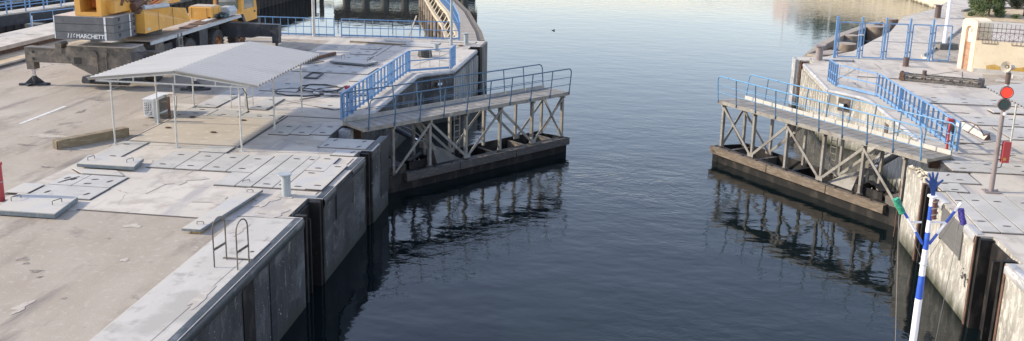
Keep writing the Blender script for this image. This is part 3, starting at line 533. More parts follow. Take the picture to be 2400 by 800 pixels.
H('thin plate half hidden under the second raised lid', [(-15.6, 24.98), (-14.3, 24.98), (-14.75, 25.42), (-16.15, 25.42)], z=.03, th=.025, m='plate_tan', name='loose_plate')
H('long narrow lid lying diagonally beside the ladder hoops', [(-10.53, 20.86), (-10.05, 20.86), (-9.75, 24.2), (-10.22, 24.3)], z=.07, th=.07, m='plate_tan', hs=((-10.2, 21.2, .05, .17), (-10.0, 23.9, .05, .17)), kind=.07, name='raised_lid', rim=False)
MB().b2((-10.3, 20.95, 0), (-10.1, 21.15, .07)).build('support_block', 'stain', bpy.data.objects['raised_lid.002'])
H('far raised lid with two bow handles, beyond the cable coil', [(-14.2, 44.5), (-12.3, 44.1), (-11.9, 44.9), (-13.9, 45.7)], z=.06, th=.10, m='plate_tan', hs=((-13.75, 45.2, 1.2, .25), (-12.3, 44.7, 1.2, .25)), kind=.2, name='raised_lid', rim=False)
xs = [-14.15, -13.26, -12.44, -11.62, -10.78]
for i, w in enumerate(('leftmost', 'second', 'third', 'rightmost')):
    H('%s plate of the row of four just in front of the shelter posts' % w, rect(xs[i]+.02, 26.03, xs[i+1]-.02, 27.88), hs=((xs[i]+.38, 26.35), (xs[i]+.44, 27.45)))
H('long plate left of the bollard, with a bow handle at its near end', rect(-10.76, 24.72, -10.3, 28.15), hs=((-10.6, 25.1, .6),), kind=.05)
H('long plate whose near end touches the diagonal lid, left behind the bollard', rect(-11.40, 24.72, -10.80, 25.98), hs=())
H('long blue grey plate directly behind the bollard', rect(-10.26, 24.74, -9.68, 28.12), hs=((-9.95, 25.0), (-10.0, 27.7)))
H('narrow blue grey plate to the right behind the bollard', rect(-9.65, 24.74, -9.36, 28.12), hs=((-9.5, 25.0, 0, .16), (-9.5, 27.7, 0, .16)))
H('finely ribbed plate at right behind the bollard, nearer of its pair', rect(-9.33, 24.74, -8.73, 26.5), m='plate_tan', hs=((-9.0, 24.95), (-9.05, 26.3)))
H('finely ribbed plate at right behind the bollard, farther of its pair', rect(-9.33, 26.54, -8.73, 28.1), m='plate_tan', hs=((-9.0, 26.8), (-9.05, 27.85)), z=.03)
H('pale narrow plate next to the black recess panel of the left wall', rect(-8.70, 24.72, -8.22, 27.25), m='plate_tan', hs=((-8.45, 25.05), (-8.45, 27.0)), z=.05)
H('large grey plate with four slots at the corner of the left gate pit', rect(-9.8, 29.3, -8.22, 30.45), hs=((-9.5, 30.2, 1.1), (-8.5, 30.2, 1.1), (-9.6, 29.5, 1.1), (-8.5, 29.5, 1.1)))
H('ribbed grey plate in front of the four slot plate near the left gate', rect(-9.1, 28.4, -8.36, 29.0), m='plate_tan', hs=((-8.5, 28.8, 1.1),))
H('small plate just left of the front right shelter post', rect(-13.35, 27.95, -12.45, 28.68), z=.03)
for i, w in enumerate(('left', 'middle', 'right')):
    x = -12.05+i*.72
    H('%s plate of three in the row below the left blue picket railing' % w, rect(x+.01, 30.62+.12*i, x+.70, 32.0+.12*i), hs=((x+.36, 30.85+.12*i), (x+.36, 31.7+.12*i)))
cs = hatch('large sandy concrete slab with ring bolts under the shelter roof', [(-16.2, 28.8), (-12.42, 28.8), (-12.42, 32.65), (-16.2, 32.65)], z=.0, th=.05, m='slab', name='concrete_slab', rim=False)
cs['category'] = 'slab'
for x, y in ((-15.6, 32.3), (-13.6, 32.2), (-13.9, 30.3), (-15.7, 30.6)):
    MB().tube([(x+.10*math.cos(t), y+.07*math.sin(t), .065) for t in [k*math.pi/4 for k in range(8)]], .018, 6, True).build('ring_bolt', 'rust', cs)
H('blue grey plate behind the sandy slab at its left, by the air conditioner', rect(-16.35, 32.72, -15.25, 33.8), hs=((-15.8, 33.0), (-15.8, 33.6)))
H('blue grey plate behind the sandy slab, middle one', rect(-15.2, 32.72, -14.05, 33.8), hs=((-14.7, 33.0), (-14.3, 33.5)))
H('blue grey plate behind the sandy slab, below the far right shelter corner', rect(-14.0, 32.72, -12.5, 33.4), hs=((-13.3, 33.0), (-12.9, 33.2)))
H('strip plate behind the rear left shelter post', rect(-16.3, 34.1, -15.5, 36.9), hs=((-16, 34.5), (-15.8, 36.5)))
H('strip plate behind the small ladder hoops under the shelter', rect(-14.2, 34.12, -13.5, 36.2), hs=((-13.9, 34.5), (-13.9, 35.8)))
for i, w in enumerate(('leftmost', 'middle', 'rightmost')):
    x = -15.3+i*1.22
    H('%s of the three big plates beyond the cable coil' % w, rect(x, 42.15, x+1.2, 43.9, .05), hs=((x+.5, 42.4, 0, .28), (x+.7, 43.6, 0, .28)))
for i, (x0, y0, x1, y1, w) in enumerate(((-14.06, 47.5, -12.9, 48.6, 'nearer'), (-13.95, 49.2, -13.0, 49.8, 'farthest, smallest'), (-14.2, 45.95, -12.7, 47.1, 'nearest, sunlit'))):
    H('%s pale plate in the file behind the far raised lid' % w, rect(x0, y0, x1, y1), m='plate_tan', hs=((x0+.4, y0+.3, 0, .25), (x0+.7, y1-.25, 0, .25)))
H('wide plate near the far railing, left of the end bollard', rect(-12.1, 50.7, -10.2, 52.3), hs=((-11.8, 51, 0, .25), (-10.6, 52.0, 0, .25)))
H('pale strip plate at the far end beside the end bollard', rect(-10.8, 52.8, -8.3, 53.3), m='plate_tan')
for i, (x0, y0, x1, y1) in enumerate(((-13.4, 37.9, -11.9, 39.4), (-11.8, 37.9, -10.5, 39.4), (-15.1, 37.6, -13.5, 39.4), (-12.0, 40.4, -10.4, 41.9))):
    H('%s thin plate in the bluish shade around the cable coil' % ('middle', 'right hand', 'left hand', 'farthest')[i], rect(x0, y0, x1, y1), hs=((x0+.5, y0+.25, 0, .25), (x0+.7, y1-.3, 0, .25)))
H('pale skewed plate with a bright patch, right of the far right shelter post', [(-11.9, 35.2), (-10.9, 34.75), (-10.35, 35.5), (-11.3, 36.1)], m='plate_tan', hs=((-11.3, 35.3, .3),))
# right bank plates
H('grey plate at the corner of the right gate pit, beside the crumbling crest', rect(9.74, 29.1, 11.1, 30.22), hs=((10.4, 29.9, 1.0), (10.6, 29.4, 0)))
H('grey plate in front of the pit corner plate on the right bank', rect(9.72, 28.15, 10.45, 29.02), hs=((10.0, 28.9), (10.1, 28.3)))
for i, (x0, x1) in enumerate(((9.98, 10.06), (10.1, 10.66), (10.7, 11.4), (11.44, 12.3))):
    if i: H('%s long blue grey plate at the right edge beside the near wall' % ('', 'first', 'second', 'third')[i], rect(x0, 24.6, x1, 27.95), hs=((x0+.3, 25.1), (x0+.25, 27.3)))
H('triangular ended blue grey plate along the wall edge on the right bank', [(9.6, 24.6), (10.06, 24.6), (10.06, 28.05), (9.76, 28.05)], hs=((9.85, 25.4), (9.85, 27.2)))
for i, w in enumerate(('left', 'middle', 'right')):
    x = 10.75+i*.95
    H('%s plate of the row before the traffic light on the right bank' % w, rect(x, 30.5, x+.92, 31.75), hs=((x+.4, 30.8), (x+.4, 31.4)))
for i, w in enumerate(('left', 'middle', 'right')):
    x = 13.15+i*1.25
    H('%s plate of the far row below the steel lattice girder' % w, rect(x, 41.45, x+1.22, 42.75), hs=((x+.4, 41.7, 0, .25), (x+.6, 42.5, 0, .25)))
for i, w in enumerate(('left', 'middle', 'right')):
    x = 12.4+i*1.3
    H('%s plate of the middle row behind the rusty trough' % w, rect(x, 37.5, x+1.27, 39.0), hs=((x+.4, 37.8, 0, .25), (x+.6, 38.7, 0, .25)))
for i, w in enumerate(('left', 'right')):
    x = 14.35+i*1.2
    H('%s one of two plates right of the rusty trough' % w, rect(x, 35.3, x+1.15, 37.2), hs=((x+.4, 35.6, 0, .22), (x+.5, 36.8, 0, .22)))
H('sandy plate beneath the far end of the right picket railing', rect(12.0, 34.4, 13.0, 36.6), m='plate_tan', hs=((12.4, 34.8), (12.4, 36.3)))
H('pale rectangular plate in front of the corrugated roof on the right', rect(15.3, 39.8, 16.5, 40.4), z=.05, th=.04, m='plate_tan', name='loose_plate')
H('large plate on the quay corner, beside the nearest right bollard', rect(10.3, 51.9, 12.4, 52.4), m='plate_tan')
# ------------------------------------------------------------------ gates
def gate(heel, u, right, label):
    heel = Vector(heel); u = Vector(u).normalized(); n = Vector((u.y, -u.x)) if right else Vector((-u.y, u.x))
    def T(s_, d, z): q = heel+u*s_+n*d; return Vector((q.x, q.y, z))
    t = thing('lock_gate', (heel.x, heel.y, ZW), label, 'lock gate', 'pair of miter gate leaves')
    L, D, zt = (8.85 if right else 8.72), 1.25, -1.85
    def hexa(mb, a, b, z0, z1):       # a,b = list of two (s,d) corner pairs of a thin wall
        mb.bar(T(a[0], a[1], (z0+z1)/2), T(b[0], b[1], (z0+z1)/2), .05, z1-z0)
    h = MB(); zb = -5.5
    hexa(h, (-1.2, 0), (L, 0), zb, zt); hexa(h, (-1.2, D), (L-.35, D), zb, zt+.10); hexa(h, (L, 0), (L-.35, D), zb, zt)
    hexa(h, (-1.2, 0), (-1.2, D), zb, zt)
    q = [T(-1.18, .03, -2.38), T(L-.03, .03, -2.38), T(L-.36, D-.03, -2.38), T(-1.18, D-.03, -2.38)]; h.add(q, [(0, 1, 2, 3)])
    h.build('hull', 'black_steel', t)
    for s_ in (1.4, 2.9, 4.65, 6.4, 8.0):
        r = MB(); hexa(r, (s_, .03), (s_, D-.03), -2.37, zt-.04); r.bar(T(s_, .05, zt-.02), T(s_, D-.05, zt-.02), .14, .02); r.build('rib', 'chassis' if s_ > 6 else 'black_steel', t)
    c = MB(); c.bar(T(.0, .08, zt+.008), T(L-.05, .08, zt+.008), .18, .03); c.build('rim_angle', 'black_steel', t)
    tm = 'timber' if right else 'timber_shaded'
    for a, b in ((.0, 2.55), (2.57, 5.55), (5.57, L)):
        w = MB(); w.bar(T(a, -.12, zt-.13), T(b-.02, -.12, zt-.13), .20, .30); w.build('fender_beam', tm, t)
    for s_ in [i*.8+.6 for i in range(11)]:
        if s_ < L: MB().cyl(T(s_, -.1, zt+.02), T(s_, -.1, zt+.045), .035, 8).build('bolt', 'black_steel', t)
    # heel machinery
    m_ = MB(); m_.bar(T(-.9, .62, -1.8), T(.15, .62, -1.8), 1.15, .5); m_.build('heel_block', 'black_steel' if not right else 'chassis', t)
    hd = MB(); A = [T(1.75, .2, -1.9), T(2.95, .2, -1.9), T(2.95, 1.15, -1.9), T(1.75, 1.15, -1.9), T(1.8, .5, -1.42), T(2.35, .5, -1.42), T(2.35, 1.1, -1.42), T(1.8, 1.1, -1.42)]
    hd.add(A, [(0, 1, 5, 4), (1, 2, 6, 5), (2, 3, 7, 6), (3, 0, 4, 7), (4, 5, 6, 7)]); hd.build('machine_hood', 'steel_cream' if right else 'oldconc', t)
    bx = MB(); hexa(bx, (.4, .22), (1.6, .22), -2.35, -1.55); hexa(bx, (1.6, .22), (1.6, 1.1), -2.35, -1.6); bx.bar(T(.42, .3, -1.52), T(1.4, .75, -1.46), .18, .04); bx.build('machine_box', 'black_steel', t)
    # posts, braces
    hs = (-.45, 1.25, 3.05, 4.85, 6.65, 8.45); ztop = .04
    for s_ in hs:
        MB().bar(T(s_, .06, zt), T(s_, .06, ztop), .13, .10, (u.x, u.y, 0)).build('post', 'steel_cream', t)
        sb = s_-.25 if s_ > 8 else s_
        if s_ > 1: MB().bar(T(sb, 1.05, zt+.05), T(sb, 1.05, ztop), .11, .09, (u.x, u.y, 0)).build('post', 'steel_cream', t)
        MB().bar(T(s_, -.08, ztop-.06), T(sb, 1.12, ztop-.06), .10, .10).build('cross_beam', 'steel_cream', t)
        MB().bar(T(s_, .06, zt+.04), T(s_+.001, .06, zt+.08), .2, .2).build('foot_plate', 'chassis', t)
    for d_ in (-.02, .98):
        for a, b in ((1.25, 3.05), (4.85, 3.05), (4.85, 6.65), (8.39, 6.65), (1.25, -.40)):
            if d_ > .5 and b < 0: continue
            MB().bar(T(a, d_, ztop-.15), T(b, d_, zt+.10), .03, .10).bar(T(a, d_+.03, ztop-.19), T(b, d_+.03, zt+.06), .05, .02).build('brace', 'steel_cream', t)
        for a in (3.05, 6.65): MB().bar(T(a-.16, d_-.02, zt+.14), T(a+.16, d_-.02, zt+.14), .016, .16).build('gusset', 'steel_cream', t)
    MB().bar(T(8.45, .1, ztop-.15), T(8.22, 1.0, zt+.1), .04, .09).build('brace', 'steel_cream', t); MB().bar(T(8.45, .1, zt+.1), T(8.20, 1.0, ztop-.15), .04, .09).build('brace', 'steel_cream', t)
    MB().bar(T(1.2, .95, ztop-.2), T(2.15, .45, -1.75), .10, .14).build('brace', 'steel_cream', t)
    # walkway
    a, b, z0, d0, d1 = (-1.42 if right else -1.92), 8.66, .17, -.14, 1.06
    w = MB(); w.bar(T(a, (d0+d1)/2, z0-.015), T(b, (d0+d1)/2, z0-.015), d1-d0-.02, .03); wk = w.build('walkway', 'deck_dust', t)
    w = MB(); w.bar(T(a, d0, z0-.055), T(b, d0, z0-.055), .05, .15); w.build('side_beam', 'steel_cream', t)
    w = MB(); w.bar(T(a, d1, z0-.055), T(b, d1, z0-.055), .05, .15); w.build('side_beam', 'steel_cream', t)
    for k in range(9):
        s0 = a+k*(b-a-.35)/9; s1 = a+(k+1)*(b-a-.35)/9
        MB().bar(T(s0+.01, d1-.02, z0+.09), T(s1-.01, d1-.02, z0+.09), .02, .15).cyl(T(s0+.4, d1-.035, z0+.1), T(s0+.4, d1-.01, z0+.1), .014, 6).build('toe_board', 'toe' if right else 'toe_shaded', t)
    g = MB()
    for k in range(1, 28): s_ = a+k*(b-a)/28; g.bar(T(s_, d0+.03, z0+.001), T(s_, d1-.04, z0+.001), .012, .004)
    g.build('grating_seams', 'joint', wk)
    bm_ = 'blue_sunlit' if right else 'blue_dark'; pm = 'blue_dark'
    for d_, e0, e1, N in ((d0-.02, a+.25, b-.06, 10), (d1+.02, a+.05, b-.35, 10)):
        out = -1 if d_ < 0 else 1; H_ = 1.05
        def Q(s_, z, k=0.): return T(s_, d_+out*(.02+.10*(z-z0)), z)
        top = [Q(e0, z0-.08), Q(e0, z0+H_-.18), Q(e0+.04, z0+H_-.06), Q(e0+.15, z0+H_)]+[Q(e1-.15, z0+H_), Q(e1-.04, z0+H_-.06), Q(e1, z0+H_-.18), Q(e1, z0-.08)]
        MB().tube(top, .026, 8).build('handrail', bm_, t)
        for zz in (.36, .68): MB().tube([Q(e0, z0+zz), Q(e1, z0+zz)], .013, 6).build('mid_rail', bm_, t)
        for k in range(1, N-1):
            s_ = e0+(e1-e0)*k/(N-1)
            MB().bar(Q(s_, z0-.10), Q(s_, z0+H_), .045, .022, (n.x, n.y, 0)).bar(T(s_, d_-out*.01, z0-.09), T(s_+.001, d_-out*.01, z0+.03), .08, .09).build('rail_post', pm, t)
    # ladder down to the hull
    lad = MB()
    for k in (0, .28): lad.bar(T(3.35+k, 1.12, ztop), T(3.35+k, 1.12, zt-.1), .03, .03)
    for k in range(7): lad.bar(T(3.35, 1.12, zt+.1+k*.25), T(3.63, 1.12, zt+.1+k*.25), .02, .02)
    lad.build('ladder', 'steel_cream', t)
    # hydraulic ram from the pit wall to the leaf
    e = T(1.7, .95, -1.2); s0 = Vector((-9.45, 36.9, -1.0)) if not right else Vector((10.9, 36.6, -1.0))
    mid = e+(s0-e)*.30
    MB().cyl(e, mid, .055, 12).build('ram_rod', 'chrome', t); MB().cyl(mid, s0, .11, 14).build('ram_cylinder', 'chassis_dark', t)
    MB().box(e, (.28, .28, .26), math.atan2(u.y, u.x)).cyl(e-Vector((0, 0, .5)), e+Vector((0, 0, .2)), .07, 10).build('ram_clevis', 'steel_cream', t)
    MB().tube([T(.9, .25, -1.5), T(.9, .25, -1.85)], .02, 6).tube([e+Vector((.1, 0, .1)), mid+Vector((0, 0, .3)), s0+Vector((0, 0, .25))], .02, 6).build('pipe', 'steel_cream', t)
    # end landing plate on the quay
    MB().bar(T(a-.02, (d0+d1)/2, z0-.03), T(a+.03, (d0+d1)/2, z0-.03), d1-d0, .10).build('end_plate', 'steel_cream', t)
    return t
gate((-7.79, 32.97), (.645, .764), False, 'left lock gate leaf in shade, dark hull with shade-toned timber and blue railed walkway')
gate((9.42, 32.4), (-.60, .80), True, 'right lock gate leaf in sun, hull with brown timber fender and blue railed walkway')
# ------------------------------------------------------------------ picket railings beside the gates
def picket(root, p, q, n, wide=(), m='blue', H_=1.05, w=.08):
    p, q = Vector(p), Vector(q); d = (q-p).normalized(); ang = math.atan2(d.y, d.x)
    MB().bar((*p, H_), (*q, H_), .06, .045).build('top_rail', m, root)
    for z in (.15, .55): MB().bar((*p, z), (*q, z), .02, .06 if z > .3 else .10).build('cross_rail', m, root)
    for i in range(n+1):
        c = p+(q-p)*i/n; ww = .17 if i in wide else w
        MB().box((c.x, c.y, H_/2+.02), (.018 if i not in wide else .05, ww, H_-.04), ang+math.pi/2+.0 if False else ang).build('picket', m, root)
def cross_panel(root, p, q, n, m='blue', H_=1.05):
    p, q = Vector(p), Vector(q)
    MB().bar((*p, H_), (*q, H_), .05, .045).build('top_rail', m, root)
    for z, h in ((.12, .10), (.58, .05)): MB().bar((*p, z), (*q, z), .02, h).build('cross_rail', m, root)
    for i in range(n+1):
        c = p+(q-p)*i/n; MB().bar((c.x, c.y, .0), (c.x, c.y, H_), .022, .022).build('upright', 'zinc' if 0 < i < n else m, root)
t = thing('picket_railing', (-9.9, 38, 0), 'bright blue flat bar railing with corner, beside the left gate recess', 'railing')
picket(t, (-10.12, 33.1), (-9.93, 43.1), 19, (0, 2, 7, 13, 19)); cross_panel(t, (-9.85, 43.1), (-8.2, 44.3), 4); picket(t, (-8.12, 44.3), (-8.12, 45.4), 3)
t = thing('picket_railing', (11.5, 38, 0), 'bright blue flat bar railing with corner, beside the right gate recess', 'railing')
picket(t, (11.66, 33.0), (11.27, 42.2), 18, (7, 12)); cross_panel(t, (11.2, 42.3), (10.0, 44.1), 4); picket(t, (9.92, 44.2), (9.85, 45.6), 4)
def red_post(loc, label, h=1.0, r=.042):
    t = thing('red_post', loc, label, 'post'); x, y, z = loc
    MB().cyl((x, y, z), (x, y, z+h-.14), r, 12).build('shaft', 'red', t); MB().box((x, y, z+h-.07), (.17, .17, .13)).build('cap', 'red', t)
    MB().box((x+.10, y-.02, z+h-.35), (.08, .12, .25)).build('terminal_box', 'chassis_dark', t); return t
red_post((-10.35, 34.5, 0), 'short red post behind the near end of the left blue picket railing', 1.05)
red_post((11.48, 33.45, 0), 'short red post behind the near end of the right blue picket railing', 1.1)
t = thing('red_post', (-16.42, 22.25, 0), 'red post cut by the left edge of the picture', 'post')
MB().cyl((-16.36, 22.35, 0), (-16.36, 22.35, 1.0), .12, 16).build('shaft', 'red', t); MB().box((-16.36, 22.35, 1.03), (.2, .2, .08)).build('cap', 'red', t)
MB().tube([(-16.36+.13*math.cos(a), 22.35+.13*math.sin(a), .55) for a in [k*math.pi/8 for k in range(16)]], .008, 5, True).build('wire_tie', 'tape', t)
# ------------------------------------------------------------------ bollards and hoops
def bollard(x, y, h, r, label, m='bollard', cap=True):
    t = thing('bollard', (x, y, 0), label, 'bollard', 'mooring bollards on the two banks')
    MB().cyl((x, y, 0), (x, y, h), r, 20).build('post', m, t)
    if cap: MB().cyl((x-.05*h, y, h), (x-.05*h, y, h+.035), r*1.55, 20).build('cap', m, t)
    MB().box((x, y, .012), (r*3.4, r*3.0, .022)).build('base_plate', 'concrete', t)
bollard(-9.05, 24.15, .62, .125, 'nearest grey bollard with an off centre cap, at the foot of the diagonal lid')
bollard(-8.72, 52.3, .62, .13, 'grey capped bollard at the far end of the left bank, by the timber pier')
bollard(-9.9, 49.6, .42, .14, 'short grey bollard behind the splayed corner of the left railing', cap=False)
bollard(10.58, 51.75, .78, .19, 'pinkish bollard at the right quay corner, left of the blue gates', 'pole_pink')
bollard(14.85, 50.9, .50, .15, 'short brown bollard in front of the blue gates', 'rim', cap=False)
bollard(23.5, 74.2, .95, .22, 'dark bollard far along the right quay behind the blue gates', 'rim')
def hoops(pairs, label, h=1.12, mm='chassis'):
    c = sum((Vector(a)+Vector(b) for a, b in pairs), Vector((0, 0)))/(2*len(pairs))
    t = thing('ladder_hoops', (c.x, c.y, 0), label, 'ladder hoops')
    for a, b in pairs:
        a, b = Vector(a), Vector(b); m_ = (a+b)/2; r = (b-a).length/2; d = (b-a).normalized()
        pts = [(a.x, a.y, 0), (a.x, a.y, h-r)]+[(m_.x-d.x*r*math.cos(q), m_.y-d.y*r*math.cos(q), h-r+r*math.sin(q)) for q in [math.pi*k/8 for k in range(1, 8)]]+[(b.x, b.y, h-r), (b.x, b.y, 0)]
        MB().tube(pts, .017, 8).build('hoop', mm, t); MB().bar((a.x, a.y, .42), (b.x, b.y, .42), .012, .06).build('stay', mm, t)
hoops([((-8.84, 18.94), (-8.76, 19.42)), ((-8.27, 18.88), (-8.2, 19.36))], 'pair of thin dark ladder hoops on the near left wall top')
hoops([((-14.9, 34.2), (-14.75, 34.6)), ((-14.35, 34.25), (-14.2, 34.65))], 'pair of grey ladder hoops standing under the back of the shelter', .95, 'zinc')
H('ribbed ladder cover plate beside the near ladder hoops', [(-8.85, 19.5), (-8.17, 19.5), (-8.17, 20.6), (-8.85, 20.6)], m='apron', hs=((-8.65, 19.85, .6, .09), (-8.35, 19.9, .6, .09)))
# ------------------------------------------------------------------ shelters
def shelter(x0, x1, y0, y1, label, xe0, xe1, posts, sgn=1):
    t = thing('corrugated_shelter', ((x0+x1)/2, (y0+y1)/2, 0), label, 'shelter')
    xm = (x0+x1)/2+.05; ze, zr = 2.20, 2.54
    for A, B, nm in ((xe0, xm+.02, 0), (xe1, xm, 1)):
        mb = MB(); N = 24*6; V = []; rows = []
        for i in range(N+1):
            y = y0+(y1-y0)*i/N; w = .050*math.cos(2*math.pi*i/6)
            rows.append([(A, y, ze+w), (B, y, zr+w+(.028 if nm else 0))])
        for r in rows: V += r
        V2 = [(a, b, c-.012) for a, b, c in V]; k = len(V)
        mb.add(V+V2, [(2*i, 2*i+1, 2*i+3, 2*i+2) for i in range(N)]+[(k+2*i, k+2*i+2, k+2*i+3, k+2*i+1) for i in range(N)]+[(2*i, 2*i+2, k+2*i+2, k+2*i) for i in range(N)]+[(0, k, k+1, 1), (2*N, 2*N+1, k+2*N+1, k+2*N)])
        o = mb.build('roof_sheet', 'roof', t); o.data.materials.append(M['roof_valley'])
        for i in range(N):
            if i % 6 in (2, 3): o.data.polygons[i].material_index = 1  # valley faces take the painted shade colour
    for y in (y0+.12, (y0+y1)/2, y1-.3):
        MB().bar((xe0+.25, y, ze-.06), (xe1-.25, y, ze-.06), .05, .05).bar((xe0+.25, y, ze-.03), (xm, y, zr-.07), .05, .05).bar((xm, y, zr-.07), (xe1-.25, y, ze-.03), .05, .05).bar((xm, y, ze-.06), (xm, y, zr-.07), .04, .04)\
            .bar(((x0+xm)/2-.3, y, ze-.06), ((x0+xm)/2-.3, y, ze+.10), .035, .035).bar(((x1+xm)/2+.3, y, ze-.06), ((x1+xm)/2+.3, y, ze+.10), .035, .035)\
            .bar((x0+.3, y, ze-.06), (x0+.3, y, ze+.03), .03, .03).build('truss', 'zinc', t)
    for x in (x0, x1): MB().bar((x, y0+.1, ze-.105), (x, y1-.2, ze-.105), .05, .04).build('wall_plate', 'zinc', t)
    for x, y in posts:
        MB().cyl((x, y, .012), (x, y, ze-.1), .030, 10).build('post', 'zinc', t); MB().box((x, y, .010), (.2, .16, .016)).build('foot_plate', 'zinc', t)
    return t
shelter(-16.42, -12.07, 28.2, 34.5, 'open shelter with white corrugated roof on thin posts, in front of the crane', -17.15, -11.42, [(x, y) for x in (-16.42, -12.07) for y in (28.35, 31.3, 34.2)]+[(-14.28, 28.35), (-14.28, 34.2)])
shelter(13.45, 17.8, 27.6, 33.75, 'matching shelter with corrugated roof cut by the right edge of the picture', 12.6, 18.6, [(x, y) for x in (13.5, 17.8) for y in (27.8, 33.3)])
# shelter hose
MB().tube([(-12.3, 28.45, 2.1), (-12.0, 28.4, 2.12), (-11.85, 28.4, 1.9), (-11.8, 28.38, 1.3)], .014, 6).build('loose_cable', 'cable', bpy.data.objects['corrugated_shelter'])
# ------------------------------------------------------------------ air conditioner
t = thing('air_conditioner', (-16.9, 32.0, 0), 'white outdoor air conditioner unit on steel posts at the shelter edge', 'air conditioner')
ax, ay = -17.05, 31.75
MB().b2((-17.32, 32.0, .06), (-16.92, 33.15, .70), .015).build('casing', 'white', t)
MB().b2((-17.34, 31.96, .70), (-16.90, 33.2, .735)).build('lid', 'white', t)
MB().b2((-17.28, 31.99, .12), (-17.02, 31.996, .60)).build('grille_opening', 'darkgap', t)
g = MB()
for k in range(8): g.b2((-17.29, 31.975, .13+k*.062), (-17.01, 31.986, .155+k*.062))
for k in range(3): g.b2((-17.22+k*.07, 31.97, .12), (-17.205+k*.07, 31.984, .60))
g.build('grille', 'white', t)
MB().b2((-16.918, 32.2, .14), (-16.905, 33.0, .62)).build('coil', 'chassis', t)
for y in (32.2, 32.9): MB().b2((-17.3, y, 0), (-16.92, y+.08, .058)).build('foot', 'chassis', t)
MB().b2((-16.62, 31.42, .0), (-16.49, 31.58, .80)).build('support_post', 'bollard', t); MB().b2((-16.45, 32.1, 0), (-16.38, 32.2, .82)).build('support_post', 'rust', t)
MB().b2((-16.9, 32.12, .60), (-16.45, 32.18, .64)).build('bracket', 'chassis', t); MB().b2((-16.9, 32.12, .12), (-16.45, 32.18, .16)).build('bracket', 'chassis', t)
MB().tube([(-16.9, 32.9, .66), (-16.7, 32.8, .80), (-16.45, 32.7, .84), (-16.28, 32.5, .72), (-16.24, 32.4, .4), (-16.27, 32.3, .15), (-16.4, 32.2, .04)], .028, 8).build('hose', 'horn', t)
MB().tube([(-17.2, 31.95, .08), (-17.0, 31.93, .3), (-16.93, 31.95, .5)], .008, 5).build('drain_line', 'white', t)
solo('concrete_pad', MB().b2((-17.7, 32.6, .0), (-16.35, 34.4, .045)), 'concrete', 'pale flat pad on the ground behind the air conditioner', 'pad')
# timber
t = thing('timber_beam', (-17.2, 28.4, 0), 'square weathered timber beam lying beside the shelter, left of its front post', 'timber beam')
MB().bar((-17.95, 27.45, .15), (-16.65, 29.5, .15), .30, .30).build('beam', 'beam_wood', t)
for e in ((-17.962, 27.43, .15), (-16.638, 29.52, .15)):
    dd = Vector((1.3, 2.05, 0)).normalized()*.004; MB().bar(Vector(e)-dd, Vector(e)+dd, .27, .27).build('end_grain', 'timber', t)
# ------------------------------------------------------------------ small things on the left deck
def blob_ring(c, pts, r): return MB().tube([(c[0]+a, c[1]+b, r*1.1+z) for a, b, z in pts], r, 8, True)
t = thing('cable_coil', (-12.6, 38.0, 0), 'loosely looped thick black cable with white taped joints on the deck', 'cable')
def loop(cx, cy, rx, ry, ph, z, n=40, wob=.12):
    return [(cx+rx*math.cos(2*math.pi*k/n)*(1+wob*math.sin(3*2*math.pi*k/n+ph)), cy+ry*math.sin(2*math.pi*k/n)*(1+wob*math.cos(2*2*math.pi*k/n+ph)), z+.012*math.sin(5*k*.3)) for k in range(n)]
MB().tube(loop(-13.3, 37.55, 1.1, .75, .3, .04, wob=.05), .027, 8, True).tube(loop(-12.75, 38.35, .9, .75, 1.4, .08, wob=.06), .027, 8, True).tube(loop(-11.6, 38.0, 1.3, .85, 2.2, .04, wob=.05), .027, 8, True).build('cable', 'cable', t)
for p, q in (((-12.65, 37.35, .08), (-12.4, 37.25, .08)), ((-12.15, 37.2, .07), (-11.85, 37.2, .07))): MB().cyl(p, q, .06, 10).build('taped_joint', 'tape', t)
solo('steel_bar', MB().bar((-12.85, 36.2, .03), (-12.25, 37.0, .03), .04, .03), 'joint', 'short dark bar lying next to the cable coil', 'bar')
t = thing('metal_surround', (-13.95, 41.2, 0), 'small empty grey steel frame lying between plates and the cable coil', 'metal surround')
MB().bar((-14.2, 40.6, .04), (-13.6, 40.6, .04), .07, .07).bar((-14.25, 41.9, .04), (-13.75, 41.9, .04), .07, .07).bar((-14.17, 40.6, .045), (-14.25, 41.9, .045), .07, .07).bar((-13.6, 40.6, .045), (-13.72, 41.9, .045), .07, .07).build('surround', 'chassis_dark', t)
solo('rusty_channel', MB().bar((-15.6, 44.2, .10), (-14.7, 47.0, .10), .12, .16), 'rust', 'rusty steel channel poking out beyond the shelter roof corner', 'steel channel')
solo('steel_grate', MB().bar((-15.6, 44.2, .02), (-15.0, 45.2, .02), .8, .03), 'chassis', 'dark drain grate next to the rusty channel', 'grate')
solo('wooden_batten', MB().bar((-15.2, 51.4, .05), (-11.9, 51.0, .05), .14, .08), 'beam_wood', 'long brown batten lying near the far railing', 'batten')
solo('pale_board', MB().bar((-13.4, 52.5, .04), (-11.9, 52.4, .04), .5, .05), 'plate_tan', 'pale flat board lying near the far railing', 'board')
tb = MB()
for k in range(3): tb.tube([(-10.1+.30*math.cos(a), 47.6+.24*math.sin(a), .10+k*.10+.03*math.sin(2*a)) for a in [j*math.pi/8 for j in range(16)]], .085-.012*k, 8, True)
solo('tyre_fender', tb, 'rubber', 'grey worn tyre fender lying behind the left corner railing', 'tyre')
solo('mooring_ring', MB().tube([(-8.9+.12*math.cos(a), 51.6+.12*math.sin(a), .04) for a in [j*math.pi/6 for j in range(12)]], .03, 6, True), 'rust', 'small rusty mooring ring on the far end of the left bank', 'ring')
